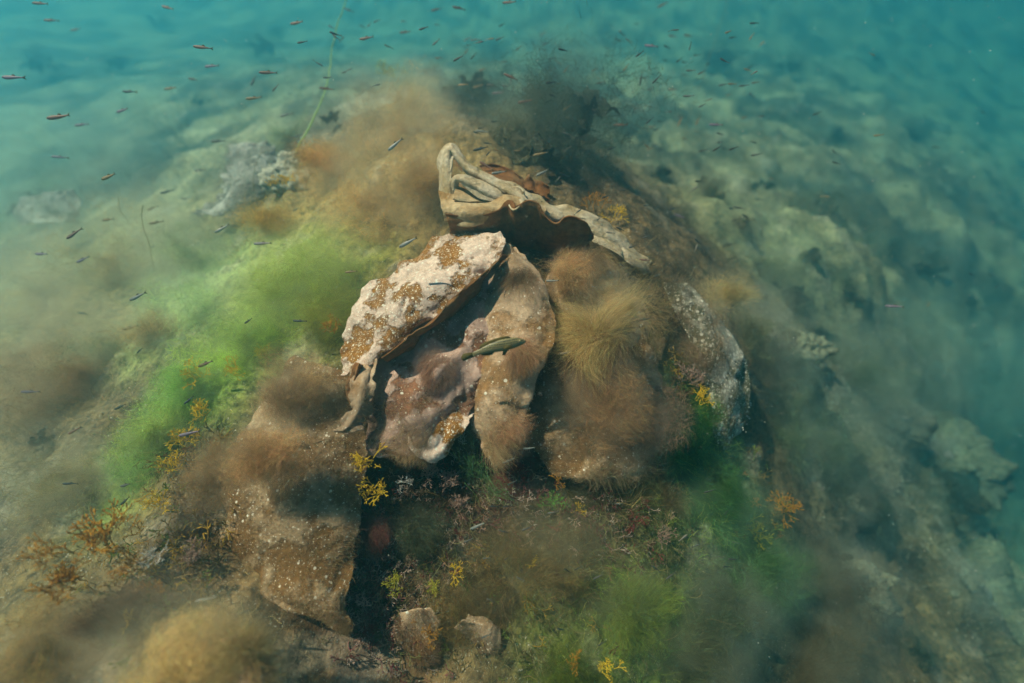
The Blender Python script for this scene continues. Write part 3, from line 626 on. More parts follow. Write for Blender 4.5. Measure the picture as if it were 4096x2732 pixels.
roll('lower_roll', [((1756,782),(1785,880)),((1830,790),(1840,895)),((1910,796),(1915,895)),((1980,782),(1990,885)),((2028,768),(2045,870)),((2100,800),(2110,885)),((2180,850),(2185,900))],
     [.03,.036,.04,.036,.03,.025,.01], [1.03,1.02,1.02,1.01,1.0,1.01,1.02], [1.02,1.01,1.0,1.0,.99,1.0,1.01], M_CTAN, 110, 40, 35, thick=.005, ripple=.005, rscale=9, crease=.001)
roll('inner_sheet', [((1770,640),(1790,900)),((1850,660),(1850,930)),((1960,715),(1960,950)),((2100,765),(2100,960)),((2250,840),(2250,985)),((2420,930),(2400,1010)),((2580,1050),(2570,1085))],
     .0, [1.20]*7, [1.13]*7, M_BROWN, 90, 40, 37, ripple=.01)
# brown frilled skirt below the fold
fr = rows([((1785,858),(1800,925)),((1900,862),(1880,955)),((1990,840),(1980,975)),((2030,806),(2040,985)),((2056,832),(2060,995)),((2078,825),(2085,1005)),((2113,807),(2115,1015)),((2149,816),(2150,1030)),((2171,845),(2180,1040)),((2222,883),(2230,1050)),((2255,861),(2265,1055)),((2299,858),(2310,1055)),((2343,883),(2345,1045)),((2361,918),(2358,1020)),((2363,953),(2360,985))],
          .02, [1.0,.985,.97,.96,.955,.955,.95,.95,.955,.96,.95,.95,.955,.975,1.0], [1.04,1.05,1.06,1.07,1.08,1.09,1.1,1.11,1.11,1.11,1.1,1.1,1.09,1.08,1.06], 6)
o, G3, n3 = blade_mesh('frilled_skirt', surf(fr, 190, 60), M_BROWN, root, thick=.003, ripple=.006, rscale=9, seed=31, crease=.002)
cup = rows([((2018,770),(2030,812)),((2035,750),(2052,838)),((2070,746),(2078,832)),((2095,765),(2108,812))], .0, [1.0,1.01,1.01,1.0], [.97,.955,.96,.98], 5)
cup = [[(a,b,c+.025*math.sin(math.pi*j/4)) for j,(a,b,c) in enumerate(r_)] for r_ in cup]
o, G3, n3 = blade_mesh('pale_cup', surf(cup, 40, 40), M_CURL, root, thick=.003, ripple=.003, seed=32)
tag(root, 'pale leathery curled blade folded like a shell on top of the reef', 'kelp blade')
ser = rows([((1915,662),(1950,700)),((1970,655),(1990,715)),((2030,672),(2040,735)),((2075,700),(2085,755)),((2095,722),(2100,765)),((2118,700),(2125,775)),((2140,722),(2145,785)),((2165,728),(2165,792)),((2195,748),(2185,800)),((2190,790),(2185,802))],
          -.02, [1.16,1.16,1.15,1.15,1.15,1.14,1.15,1.14,1.14,1.15], [1.12]*10, 5)
kelp('brown scalloped blade edge sticking up behind the curled blade', ser, M_BROWN, 110, 24, thick=.003, ripple=.003, frill=.002, ffreq=8, seed=34, crease=0)
kelp('grey white rim of kelp sloping down right of the curled blade',
     rows([((2330,900),(2350,960)),((2440,945),(2440,1000)),((2530,1005),(2520,1060)),((2590,1055),(2570,1090)),((2612,1085),(2600,1100))], .02, [1.08,1.09,1.11,1.12,1.13], [1.04,1.05,1.08,1.1,1.12], 5), M_CURL, 70, 40, ripple=.006, seed=36)
kelp('broad tan hump of fuzzy kelp right of the cave, under the golden fan',
     rows([((2290,990),(2530,1010)),((2180,1130),(2590,1110)),((2210,1240),(2650,1230)),((2230,1340),(2660,1350)),((2240,1430),(2640,1440))], [.02,.05,.06,.06,.04], [1.05,1.03,1.02,1.02,1.02], [1.12,1.11,1.10,1.09,1.08]),
     M_TAN, 90, 90, ripple=.014, rscale=7, ragged=.03, seed=38, fuzz=[(12000,(.50,.37,.19),.020,.0004,-.2)])
kelp('brown kelp skin between the big lower blade and the holed blade',
     rows([((1430,1480),(1560,1480)),((1440,1620),(1560,1640)),((1440,1780),(1560,1800)),((1440,1880),(1500,1900))], .02, .96, .97, 5), M_ROSE, 60, 40, ripple=.01, seed=39)
# background blades
kelp('grey bleached blade with a ragged edge on the slope at upper left',
     rows([((920,590),(1075,560)),((900,660),(1110,630)),((890,720),(1090,720)),((870,790),(1050,770)),((800,850),(1030,800)),((790,865),(960,860))], [.03,.06,.07,.06,.04,.01], [1.75,1.7,1.65,1.6,1.58,1.56], [1.72,1.68,1.62,1.56,1.52,1.52]),
     M_GREY, 80, 70, ripple=.02, rscale=7, frill=.008, ragged=.12, seed=40, fuzz=[(3500,(.36,.34,.28),.03,.0006,0)])
kelp('faint grey blade lying far left in the haze',
     rows([((90,790),(300,760)),((70,850),(330,830)),((100,900),(300,890))], .05, 1.95, 1.9, 5), M_GREY, 50, 40, ripple=.03, rscale=5, seed=43, fuzz=[(1500,(.3,.3,.25),.04,.0008,0)])
kelp('small tan leaf half buried in the threads at bottom centre',
     rows([((1830,2490),(1870,2470)),((1850,2510),(1990,2500)),((1880,2560),(2000,2560)),((1930,2610),(1975,2610))], .02, .84, .84, 5), M_TAN, 40, 40, ripple=.005, ragged=.1, seed=45, fuzz=[(1500,(.34,.24,.14),.012,.0004,0)])
kelp('rose tan lump of kelp at the bottom left of centre',
     rows([((1600,2450),(1720,2430)),((1590,2530),(1760,2510)),((1610,2600),(1760,2600)),((1650,2660),(1740,2650))], .03, .88, .86, 5), M_TAN, 50, 50, ripple=.01, ragged=.1, seed=46, fuzz=[(3000,(.30,.2,.12),.018,.0004,-.1)])
kelp('pale blurred blade at the very bottom in the foreground',
     rows([((880,2560),(1000,2540)),((880,2640),(1060,2600)),((860,2720),(1100,2690)),((870,2800),(1150,2800))], .03, .62, .62, 5), M_TAN, 60, 50, ripple=.01, ragged=.06, seed=47, fuzz=[(3500,(.42,.31,.14),.018,.0004,-.1)])

# ruffled blades used in bushes
def ruffle(L_, w_, seed, mat, parent, nu=40, nv=13, arch=.5, name='frond'):
    u = np.linspace(0, 1, nu)[:, None]*np.ones((1, nv)); v = np.linspace(-1, 1, nv)[None]*np.ones((nu, 1))
    prof = np.sin(np.pi*np.clip(u*.93+.05, 0, 1))**.6
    x = v*w_*.5*prof; yy = u*L_; z = L_*arch*np.sin(u*2.0) - .35*L_*u*u
    z = z + .14*w_*np.abs(v)*np.sin(u*17 + seed + 3*(v>0)) + .08*L_*noise(np.stack([u*3, v, u*0], -1), seed)
    x = x + .10*L_*noise(np.stack([u*2, u*0, u*0], -1), seed+4)
    G_ = np.stack([x, yy, z], -1); n_ = nrm(G_)
    return blade_mesh(name, G_, mat, parent, thick=.004, ripple=.03*w_, rscale=6, ragged=.035, seed=seed, crease=0)[0]
protos = {}
def bush(label, px, py, D, size, mat, nf, seed, lean=(0,0), group='ruffled kelp bushes on the far slope', fuzz=None, name='kelp_bush'):
    q, dd = hit(px, py); rnd = random.Random(seed)
    size = .68 * size * float(dm(D)) / D; D = min(float(dm(D)), dd)
    c = P(px, py, D) if D < dd - .05 else q
    c = np.array([c[0], c[1], min(c[2], H(c[0], c[1]) + size*.25)])
    root = empty(name, c); tag(root, label, 'kelp', group)
    for k in range(nf):
        key = (mat.name, k % 4)
        if key not in protos: protos[key] = ruffle(1.0, .38 + .10*(k % 4), 50 + 7*(k % 4), mat, None)
        o0 = protos[key]
        if o0.parent is None and not o0.get('used'): o = o0; o['used'] = 1
        else: o = o0.copy(); link(o)
        o.parent = root; s = size*rnd.uniform(.25, .55); o.scale = (s, s, s)
        a = rnd.uniform(0, 6.28); o.rotation_euler = Euler((rnd.uniform(-.1, 1.0), rnd.uniform(-.5, .5), a)); o.location = (rnd.uniform(-.25,.25)*size, rnd.uniform(-.25,.25)*size, rnd.uniform(-.05,.15)*size)
    if fuzz:
        N_, c_ = fuzz; r_ = size*.95; N_ = int(N_*1.9)
        g = cloud(np.array([0,0,size*.3]), (r_, r_, r_*.55), N_, c_, size*.11, size*.0030, seed, None, .9)
        f = mesh_np('algae_fuzz', g[0], g[1], M_FIBRE, root, g[2], False); f['kind'] = 'stuff'
        bpy.context.view_layer.update() if False else None
        o = mist(None, c + np.array([0,0,size*.25]), (size*1.2, size*1.2, size*.9), (c_[0]*.6, c_[1]*.9, c_[2]*.9) if max(c_) < .09 else c_, .85); o.parent = root; o.matrix_parent_inverse = Matrix.Translation(-Vector(c))
    return root
DKC = (.05,.06,.035); OLC = (.16,.15,.07); PAC = (.38,.40,.28)
bushes = [
 ('dark bushy kelp crown standing alone behind the reef top', 2230,380,2.9,.36,M_DARK,14,1,(6000,DKC)),
 ('lower dark kelp mass under the tall crown behind the reef', 2230,560,2.5,.34,M_DARK,12,2,(5000,(.07,.08,.045))),
 ('black kelp ridge directly behind the tan billow', 1880,440,2.0,.26,M_DARK,10,3,(4000,DKC)),
 ('brown kelp bush right behind the scalloped edge', 2060,600,1.8,.20,M_OLIVE,8,4,(2500,OLC)),
 ('dark kelp tuft at the foot of the reef beyond the curled blade', 2250,650,2.1,.26,M_DARK,10,5,(3000,DKC)),
 ('slim blue green kelp bush to the right of the dark crown', 2510,560,2.6,.26,M_DARK,9,6,(2500,(.07,.10,.06))),
 ('wide shadowy kelp stand high on the right', 2870,250,3.6,.42,M_DARK,12,7,(4000,DKC)),
 ('smaller shadowy kelp farther right near the top', 3170,250,3.8,.34,M_DARK,10,8,(3000,DKC)),
 ('faint dark kelp at the top edge left of centre', 1080,40,4.2,.28,M_DARK,8,9,(1500,DKC)),
 ('shadowy kelp patch near the top left of centre', 1040,190,3.6,.36,M_DARK,10,10,(2500,DKC)),
 ('dusky kelp lump in the upper left haze', 470,270,3.4,.28,M_DARK,9,11,(2000,DKC)),
 ('long dim kelp bank at the far upper left', 180,280,3.3,.40,M_DARK,10,12,(2500,(.09,.1,.07))),
 ('wispy green kelp tuft in the left middle distance', 370,600,2.2,.26,M_OLIVE,9,13,(3500,(.12,.15,.08))),
 ('grey green kelp hump above the left edge brown bank', 120,810,1.9,.24,M_OLIVE,8,14,(2500,(.2,.2,.13))),
 ('dark round hollow tuft on the crest left of the billow', 1330,490,1.55,.11,M_DARK,8,15,(2500,DKC)),
 ('pale brown weed cluster on the far crest by the green cord', 1450,350,1.9,.15,M_OLIVE,7,16,(2500,(.3,.28,.16))),
 ('yellow brown ruffled kelp right of the reef in the middle distance', 2820,780,1.95,.17,M_OLIVE,9,17,(1500,(.3,.24,.1))),
 ('second yellow brown ruffled kelp just below it', 2960,910,1.8,.15,M_OLIVE,8,18,(1500,(.28,.22,.1))),
 ('olive kelp clump far out on the right slope', 3300,840,2.3,.24,M_OLIVE,9,19,(2500,(.15,.18,.1))),
 ('dark kelp patch on the right slope', 3380,1180,1.95,.13,M_DARK,9,20,(2500,DKC)),
 ('blackish kelp patch beside the pale sand tongue', 3150,1210,1.75,.18,M_DARK,8,21,(2500,DKC)),
 ('pale ruffled frond catching light on the right slope', 3360,1360,1.65,.12,M_PALE,7,22,(800,PAC)),
 ('grey kelp clump left of the pale frond', 3080,1330,1.6,.13,M_GREY,8,23,(1500,(.3,.28,.2))),
 ('pale tan kelp shelf on the right ridge', 3600,1640,1.7,.17,M_GREY,9,24,(1200,(.34,.34,.24))),
 ('ragged pale kelp shelf farther down the right ridge', 3770,1770,1.8,.19,M_GREY,9,25,(1200,(.34,.34,.24))),
 ('dark kelp overhang below the right ridge', 3820,2020,1.9,.24,M_DARK,9,26,(2500,DKC)),
 ('white rimmed kelp at the centre of the lower right', 3480,1980,1.45,.12,M_PALE,7,27,(900,PAC)),
 ('pale kelp lobes in the lower right', 3500,2230,1.35,.14,M_PALE,8,28,(1000,PAC)),
 ('cream curled kelp lobe low in the bottom right', 3560,2420,1.35,.13,M_PALE,8,29,(1000,PAC)),
 ('faint pale kelp lobes out at the right', 3850,2350,1.9,.18,M_PALE,7,30,(800,PAC)),
 ('ghostly pale kelp curl at the far right edge', 4010,1350,2.4,.20,M_PALE,6,31,(500,PAC)),
 ('dim kelp mass in the right middle distance', 3700,1080,2.4,.28,M_OLIVE,9,32,(2500,(.12,.14,.09))),
 ('green brown kelp bunch beyond the crest grains', 3130,1560,1.5,.13,M_OLIVE,8,33,(2000,(.14,.17,.1))),
 ('small dark kelp tuft below the twin yellow brown kelps', 2640,700,1.95,.13,M_DARK,7,34,(1500,DKC)),
 ('sooty kelp tangle in the bottom left hollow', 560,2420,.80,.07,M_DARK,8,35,(2500,(.10,.06,.04))),
 ('brown matted kelp between orange weed and the big blade', 760,2130,.90,.09,M_OLIVE,9,36,(3500,(.16,.09,.05))),
 ('dim kelp clump near the top edge above the green cord', 1330,130,4.0,.24,M_DARK,7,41,(1800,DKC)),
 ('faint low kelp clump at the top edge over the dark crown', 2420,110,4.4,.26,M_DARK,7,42,(1500,DKC)),
 ('faint kelp smudge at the top left edge', 640,110,4.4,.28,M_DARK,7,43,(1500,DKC)),
 ('wide dim kelp patch at the top centre', 1980,170,4.0,.26,M_DARK,7,44,(1500,DKC)),
 ('faint kelp patch at the top right', 3560,170,4.4,.30,M_DARK,7,45,(1500,DKC)),
 ('dim kelp lump in the far right haze', 3650,560,3.2,.26,M_DARK,8,46,(1800,DKC)),
 ('dim kelp lump between the far right haze and the yellow brown kelps', 3330,560,2.9,.20,M_DARK,7,47,(1800,DKC)),
 ('dark mottled clump at the top of the right slope', 3060,760,2.3,.15,M_DARK,7,48,(1800,DKC)),
 ('dark mottled clump in the centre of the right slope', 3560,1010,2.3,.16,M_DARK,7,49,(1800,DKC)),
 ('small black clump at the foot of the khaki hump', 3230,1040,2.0,.12,M_DARK,7,50,(1500,DKC)),
 ('dark clump on the far side of the right ridge', 3880,1230,2.5,.18,M_DARK,7,51,(1500,DKC)),
 ('dark clump under the grey kelp on the right slope', 3180,1620,1.55,.10,M_DARK,7,52,(1800,DKC)),
 ('dark clump in the middle of the grit band', 3420,1850,1.55,.10,M_DARK,7,53,(1500,DKC)),
 ('dark clump under the pale lobes at the lower right', 3380,2180,1.3,.10,M_DARK,7,54,(1800,DKC)),
 ('dark clump at the lower right above the bottom edge', 3650,2600,1.6,.14,M_DARK,7,55,(1500,DKC)),
 ('rusty brown clump on the left bank above the antler weed', 350,1950,.98,.08,M_OLIVE,7,56,(2500,(.18,.11,.05))),
 ('dark brown clump at the left edge under the milky bank', 120,1750,1.1,.10,M_DARK,7,57,(2500,(.12,.08,.04))),
 ('dark clump in the upper left haze beside the faint grey blade', 300,900,2.0,.13,M_DARK,7,58,(1800,DKC)),
 ('dim clump in the open upper left haze', 800,420,2.9,.16,M_DARK,7,59,(1500,DKC)),
]
for (lab, px, py, D, sz, mt, nf, sd, fz) in bushes: bush(lab, px, py, D, sz, mt, nf, sd, fuzz=fz)

# ------------------------------------------------------------------ tubes: cords and sprigs
def tube_geo(pts, rad, ns=5):
    pts = np.asarray(pts, float); n_ = len(pts); rad = np.broadcast_to(rad, (n_,))
    t = np.gradient(pts, axis=0); t /= np.linalg.norm(t, axis=1, keepdims=True)+1e-9
    up = np.array([.3,.2,1.0]); a = np.cross(t, up); a /= np.linalg.norm(a, axis=1, keepdims=True)+1e-9; b = np.cross(t, a)
    th = np.linspace(0, 2*math.pi, ns, endpoint=False)
    V = pts[:,None] + rad[:,None,None]*(a[:,None]*np.cos(th)[None,:,None] + b[:,None]*np.sin(th)[None,:,None])
    ii = np.arange(n_*ns).reshape(n_, ns); j = np.roll(ii, -1, 1)
    F = np.stack([ii[:-1], j[:-1], j[1:], ii[1:]], -1).reshape(-1, 4); return V.reshape(-1,3), F
def cord(label, pts, rad, mat, m=60, name='cord_weed'):
    c = np.array(pts, float); w = catmull(P(c[:,0], c[:,1], dm(c[:,2])), m); w += .003*np.stack([noise(w*30, 1), noise(w*30, 2), noise(w*30, 3)], -1)
    V, F = tube_geo(w, np.linspace(rad, rad*.45, m)); return tag(mesh_np(name, V, F, mat), label, 'cord weed')
cord('long green yellow cord weed reaching to the top edge of the picture', [(1150,660,1.45),(1210,560,1.45),(1270,440,1.5),(1310,330,1.55),(1325,220,1.6),(1350,100,1.6),(1375,30,1.6),(1400,-60,1.6)], .0032, M_CORDG)
cord('curved brown cord looping over the green slope at left', [(930,1325,1.1),(850,1360,1.08),(760,1430,1.05),(680,1520,1.02),(615,1600,1.0),(598,1650,1.0),(620,1710,1.0),(645,1760,1.0),(662,1775,1.0)], .0015, M_CORD)
cord('long dark cord weed rising on the right of the upper water', [(2720,650,2.1),(2740,520,2.1),(2780,400,2.15),(2830,250,2.2),(2870,130,2.25),(2905,20,2.3),(2915,-50,2.3)], .0022, M_CORD)
cord('thin dark cord above the dark kelp crown', [(2062,600,2.0),(2055,520,2.0),(2062,430,2.05),(2068,350,2.1)], .0018, M_CORD)
cord('thin hair cord dangling in the left haze', [(575,820,1.3),(570,880,1.3),(590,960,1.3),(605,1020,1.3),(618,1090,1.3)], .0010, M_CORD)
cord('faint curved thread beside the grey bleached blade', [(1015,800,1.4),(1015,700,1.4),(1045,620,1.4),(1110,590,1.4)], .0010, M_CORD)
cord('faint thread hanging left of the thin hair cord', [(470,790,1.3),(485,840,1.3),(510,890,1.3)], .0008, M_CORD)
NS = 300
for k, (lab, pts) in enumerate([('bright green thread streak on the dark hollow floor', [(1870,1790,.90),(1900,1860,.90),(1950,1920,.90),(1985,1950,.91)]),
    ('long green streak running down the lower right slope', [(2770,2000,1.0),(2830,2070,1.0),(2920,2140,1.02),(3020,2230,1.05),(3120,2290,1.1)]),
    ('second green streak lower on the right slope', [(2850,2180,1.02),(2920,2260,1.02),(2980,2360,1.03),(3060,2440,1.06)])]):
    c = np.array(pts, float); w = catmull(P(c[:,0], c[:,1], c[:,2]-.03), 40); idx = RNG.integers(0, 36, NS)
    tdir = np.gradient(w, axis=0)[idx]; rt = w[idx] + .014*RNG.normal(size=(NS,3))
    g = strand_geo(rt, tdir/np.linalg.norm(tdir,axis=1,keepdims=True)+.12*RNG.normal(size=(NS,3)), .042*(.5+RNG.random(NS)), .0004, jitter_col((.16,.32,.12), NS), 5, .6, None, 20, k, .25)
    tag(mesh_np('green_streak', g[0], g[1], M_FIBRE, None, g[2], False), lab, 'algae')

def sprig_mesh(name, mat, seed, L_=.03, rad=.0009, depth=3, flat=1.0, splay=.55):
    rnd = random.Random(seed); Vs, Fs = [], []; b = 0
    def grow(p, d, l_, r_, k):
        nonlocal b
        pts = [p]; dd = d.copy()
        for q in range(4):
            dd = dd + np.array([rnd.gauss(0,.10), rnd.gauss(0,.10), rnd.gauss(0,.10)]); dd /= np.linalg.norm(dd); pts.append(pts[-1]+dd*l_/4)
        rr = np.array([1,1.25,1.3,1.1,.35])*r_ if k == 0 else np.array([1,1,.95,.9,.85])*r_
        V, F = tube_geo(np.array(pts), rr, 4); Vs.append(V); Fs.append(F+b); b += len(V)
        if k > 0:
            for s in (-1, 1) if rnd.random() < .8 else (-1, 1, .2):
                ax = np.array([rnd.gauss(0,1), rnd.gauss(0,1), rnd.gauss(0,.4)]); sd = np.cross(dd, ax); sd /= np.linalg.norm(sd)+1e-6
                nd = dd + sd*splay*s*rnd.uniform(.7, 1.4); grow(pts[-1], nd/np.linalg.norm(nd), l_*rnd.uniform(.65,.95), r_*.88, k-1)
    grow(np.zeros(3), np.array([0,0,1.0]), L_*.5, rad, depth)
    V = np.vstack(Vs); F = np.vstack(Fs); o = mesh_np(name, V, F, mat); return o
sprigs = {}
def tuft(label, px, py, size, mat, nf, seed, D=None, name='weed_tuft', cat='seaweed', lift=.02, aim=(0,.3,.9), spread=.6, rad=.0009, group='branching weed tufts on the reef', off=.5, depth=3):
    q, dd = hit(px, py); c = q if D is None else P(px, py, D); rnd = random.Random(seed)
    if D is None: c = P(px, py, dd - lift)
    root = empty(name, c); tag(root, label, cat, group)
    for k in range(nf):
        key = (mat.name, k % 5, rad, depth)
        if key not in sprigs: sprigs[key] = sprig_mesh('frond', mat, 3+k, .03, rad, depth); o = sprigs[key]
        else: o = sprigs[key].copy(); link(o)
        o.parent = root; s = size/.03*rnd.uniform(.6, 1.1)*.55; o.scale = (s, s, s)
        d = Vector(aim) + Vector((rnd.gauss(0, spread), rnd.gauss(0, spread), rnd.gauss(0, spread*.6)))
        o.rotation_euler = (d.to_track_quat('Z', 'Y') @ Euler((0, 0, rnd.uniform(0, 6.28))).to_quaternion()).to_euler(); o.location = (rnd.gauss(0, off*.4)*size, rnd.gauss(0, off*.4)*size, rnd.gauss(0, .1)*size)
    return root
T = [
 ('upper bright yellow sprig bunch hanging by the holed rosy blade', 1470,1850,.045,M_YEL,9,.865,(-.1,-.2,.6),.0011),
 ('lower bright yellow sprig bunch beside the big blade edge', 1505,1960,.045,M_YEL,10,.87,(0,-.3,.6),.0011),
 ('lime yellow weed tuft low in the dark red hollow', 1575,2350,.032,M_LIME,10,.88,(0,.2,.9),.0012),
 ('lime weed tuft just right of the other lime tuft', 1735,2360,.028,M_LIME,8,.87,(0,.2,.9),.0012),
 ('yellow sprigs above the lime tufts', 1820,2290,.035,M_YEL,7,.87,(.2,.6,.6),.0009),
 ('tan yellow tuft near the bottom of the picture', 1715,2540,.034,M_ORA,8,.86,(0,.3,.9),.0010),
 ('orange yellow sprigs at the bottom edge, left of a pair', 2300,2650,.032,M_ORA,6,.82,(0,.3,.9),.0011),
 ('orange yellow sprigs at the bottom edge, right of a pair', 2430,2680,.036,M_YEL,7,.82,(0,.3,.9),.0011),
 ('orange antler weed in the lower left', 400,2180,.065,M_ORA,12,.74,(-.3,.3,.7),.0012),
 ('thick orange weed fingers below the antler weed', 290,2330,.055,M_ORA,8,.70,(-.4,.1,.7),.0014),
 ('small orange sprigs right of the sooty tangle', 620,2360,.03,M_ORA,6,.76,(-.2,.1,.8),.0011),
 ('yellow weed fringe along the green slope at left', 740,1760,.045,M_YEL,10,.95,(-.2,.2,.8),.0010),
 ('yellow weed sprigs on the emerald tuft', 800,1500,.05,M_YEL,9,1.0,(-.5,.2,.6),.0009),
 ('amber coral-like sprigs beside the speckled blade tip', 1320,1320,.035,M_ORA,10,.97,(0,.4,.7),.0010),
 ('pale yellow sprigs above the big blade shoulder', 1060,1420,.035,M_LIME,8,.98,(-.2,.2,.8),.0009),
 ('golden upright sprigs beyond the curled blade, left of two', 2370,830,.055,M_ORA,6,1.25,(-.1,.6,.9),.0008),
 ('golden upright sprigs beyond the curled blade, right of two', 2450,870,.055,M_YEL,6,1.25,(.1,.6,.9),.0008),
 ('yellow forked sprigs on the green right crest', 2800,1600,.05,M_YEL,9,1.05,(.2,.2,.8),.0009),
 ('straw sprigs above the moss green clump', 2760,1520,.05,M_PINK,9,1.06,(.1,.3,.8),.0008),
 ('orange thread weed net on the right slope', 3130,2030,.07,M_ORA,10,1.15,(.2,.2,.6),.0007),
 ('pink coralline tuft left in the hollow under the centre blade', 1720,1900,.035,M_PINK,14,.92,(0,.3,.8),.0011),
 ('pink coralline tuft in the middle of the hollow', 1800,1930,.036,M_PINK,14,.92,(0,.3,.8),.0011),
 ('pink coralline tuft at the right of the hollow', 1840,2020,.034,M_PINK,12,.92,(0,.3,.8),.0011),
 ('bleached white sprigs under the torn tongue', 1620,1930,.030,M_WHITE,7,.91,(0,.1,.9),.0009),
 ('lilac white sprigs in the dark gap right of the tongue', 1850,1770,.030,M_WHITE,6,.95,(0,.1,.9),.0009),
 ('bleached star sprigs in the lower left tangle', 620,2230,.04,M_WHITE,7,.77,(-.3,.1,.8),.0009),
 ('pale coiled sprigs right of the bleached star', 780,2220,.035,M_PINK,12,.80,(0,.2,.8),.0011),
 ('dark red weed at the base of the hollow', 1470,2520,.035,M_RED,10,.88,(0,.2,.8),.0010),
 ('crimson weed under the lower right blade rim', 2070,1890,.035,M_RED,10,.94,(0,.2,.8),.0009),
 ('green thread tuft below the pale rimmed blade', 2200,2010,.04,M_GRN,9,.92,(.1,.2,.8),.0007),
 ('tan forked sprig hanging from the pale rimmed blade', 2220,1920,.03,M_ORA,3,.90,(0,-.5,.3),.0011),
 ('pale tendril bunch on the dark green slope', 2640,2140,.036,M_PINK,10,.97,(.2,.1,.8),.0008),
 ('rusty sprigs left of the pale tendril bunch', 2540,2090,.036,M_RED,8,.97,(.1,.1,.8),.0008),
 ('yellow star sprigs on the hollow floor right of centre', 2320,2040,.025,M_YEL,5,.93,(0,.2,.8),.0009),
 ('tiny yellow star in the thread web', 2130,2250,.022,M_YEL,5,.86,(0,.2,.8),.0009),
 ('fine feather weed on the distant crest by the green cord', 1570,300,.08,M_LIME,8,1.85,(0,.3,.9),.0008),
 ('orange sprigs just above the antler weed', 470,2100,.045,M_ORA,8,.78,(-.3,.3,.7),.0010),
 ('orange sprigs between the antler weed and the bleached star', 520,2270,.045,M_ORA,9,.76,(-.3,.2,.7),.0011),
 ('orange sprigs at the outer left tip of the weed bank', 210,2230,.045,M_ORA,8,.72,(-.5,.2,.6),.0010),
 ('ochre sprigs halfway up the bank from the antler weed', 640,2020,.04,M_YEL,9,.85,(-.3,.2,.7),.0009),
 ('ochre sprigs beside the long violet fry', 700,1860,.04,M_YEL,9,.90,(-.3,.2,.7),.0009),
 ('yellow sprigs at the lower end of the brown cord', 820,1660,.045,M_YEL,9,.96,(-.4,.2,.6),.0009),
 ('thin yellow sprigs in the vivid green wisps', 950,1480,.04,M_YEL,8,1.0,(-.4,.2,.6),.0008),
 ('straw sprigs low on the right slope beside the orange net', 3020,2130,.05,M_LIME,8,1.12,(.2,.2,.7),.0008),
 ('golden knobbly weed on the left shoulder', 1130,730,.05,M_YEL,9,1.3,(-.1,.4,.8),.0010),
]
for k, (lab, px, py, sz, mt, nf, D, aim, rad) in enumerate(T):
    D = min(D, hit(px, py)[1] - .01); tuft(lab, px, py, sz*(.8 if mt in (M_PINK, M_WHITE) else .85), mt, int(nf*(2.2 if mt is M_PINK else 1.7)), 60+k, D - .018*min(1, sz/.035), aim=aim, rad=rad)

def undergrowth(name, label, spots, n_, cols, size, seed):
    rnd = np.random.default_rng(seed); base = []
    for k in range(6):
        o = sprig_mesh('tmp', M_FIBRE, 300+k+seed, .03, .0011, 3, 1.0, .7); me = o.data; nv_ = len(me.vertices); v = np.empty(nv_*3, np.float32); me.vertices.foreach_get('co', v); f = np.empty(len(me.loops), np.int32); me.loops.foreach_get('vertex_index', f)
        base.append((v.reshape(-1,3), f.reshape(-1,4))); bpy.data.objects.remove(o); bpy.data.meshes.remove(me)
    Vs, Fs, Cs = [], [], []; b = 0
    for _ in range(n_):
        (sx, sy, sr) = spots[rnd.integers(len(spots))]; q0 = SPOTC[(sx, sy)]; px = q0[0][0] + rnd.normal()*sr/FPX*q0[1]; py = q0[0][1] + rnd.normal()*sr/FPX*q0[1]
        z = float(H(px, py)) + .004; v, f = base[rnd.integers(6)]; s_ = size/.03*rnd.uniform(.5, 1.2)
        d = Vector((rnd.normal()*.6, rnd.normal()*.6 - .35, 1)).to_track_quat('Z','Y').to_matrix() @ Matrix.Rotation(rnd.uniform(0, 6.28), 3, 'Z')
        V = (v*s_) @ np.array(d).T + np.array((px, py, z)); c = np.array(cols[rnd.integers(len(cols))])*rnd.uniform(.8, 1.9)
        Vs.append(V); Fs.append(f+b); Cs.append(np.tile(c, (len(V),1))); b += len(V)
    return tag(mesh_np(name, np.vstack(Vs), np.vstack(Fs), M_FIBRE, None, np.vstack(Cs)), label, kind='stuff')
UG = [(1500,2200,50),(1490,2350,50),(1520,2450,60),(1700,1950,70),(1800,1980,80),(1900,2050,80),(2050,1960,90),(2200,2020,90),(1600,2150,90),(1700,2250,90),(1500,2400,90),(1600,2550,90),(2350,2060,90),(2500,2120,90),(650,2250,110),(800,2150,90),(450,2300,100),(760,1850,80),(700,2400,100),(2700,1500,50),(2750,1650,70),(1850,2300,110),(3050,2000,110),(2000,2350,160),(2400,2350,160)]
SPOTC = {(a, b): hit(a, b) for a, b, _ in UG}
undergrowth('coralline_undergrowth', 'crisp reddish and tan coral-like weed carpeting the hollow under the blades', UG[:14], 850, [(.30,.19,.15),(.34,.25,.17),(.20,.05,.05),(.22,.09,.09),(.46,.36,.31),(.13,.13,.05)], .021, 1)
undergrowth('brown_undergrowth', 'tangled brown olive and ochre weed carpeting the lower left and right slopes', UG[14:], 360, [(.20,.12,.05),(.26,.18,.06),(.38,.25,.04),(.12,.10,.04),(.14,.18,.04)], .026, 2)

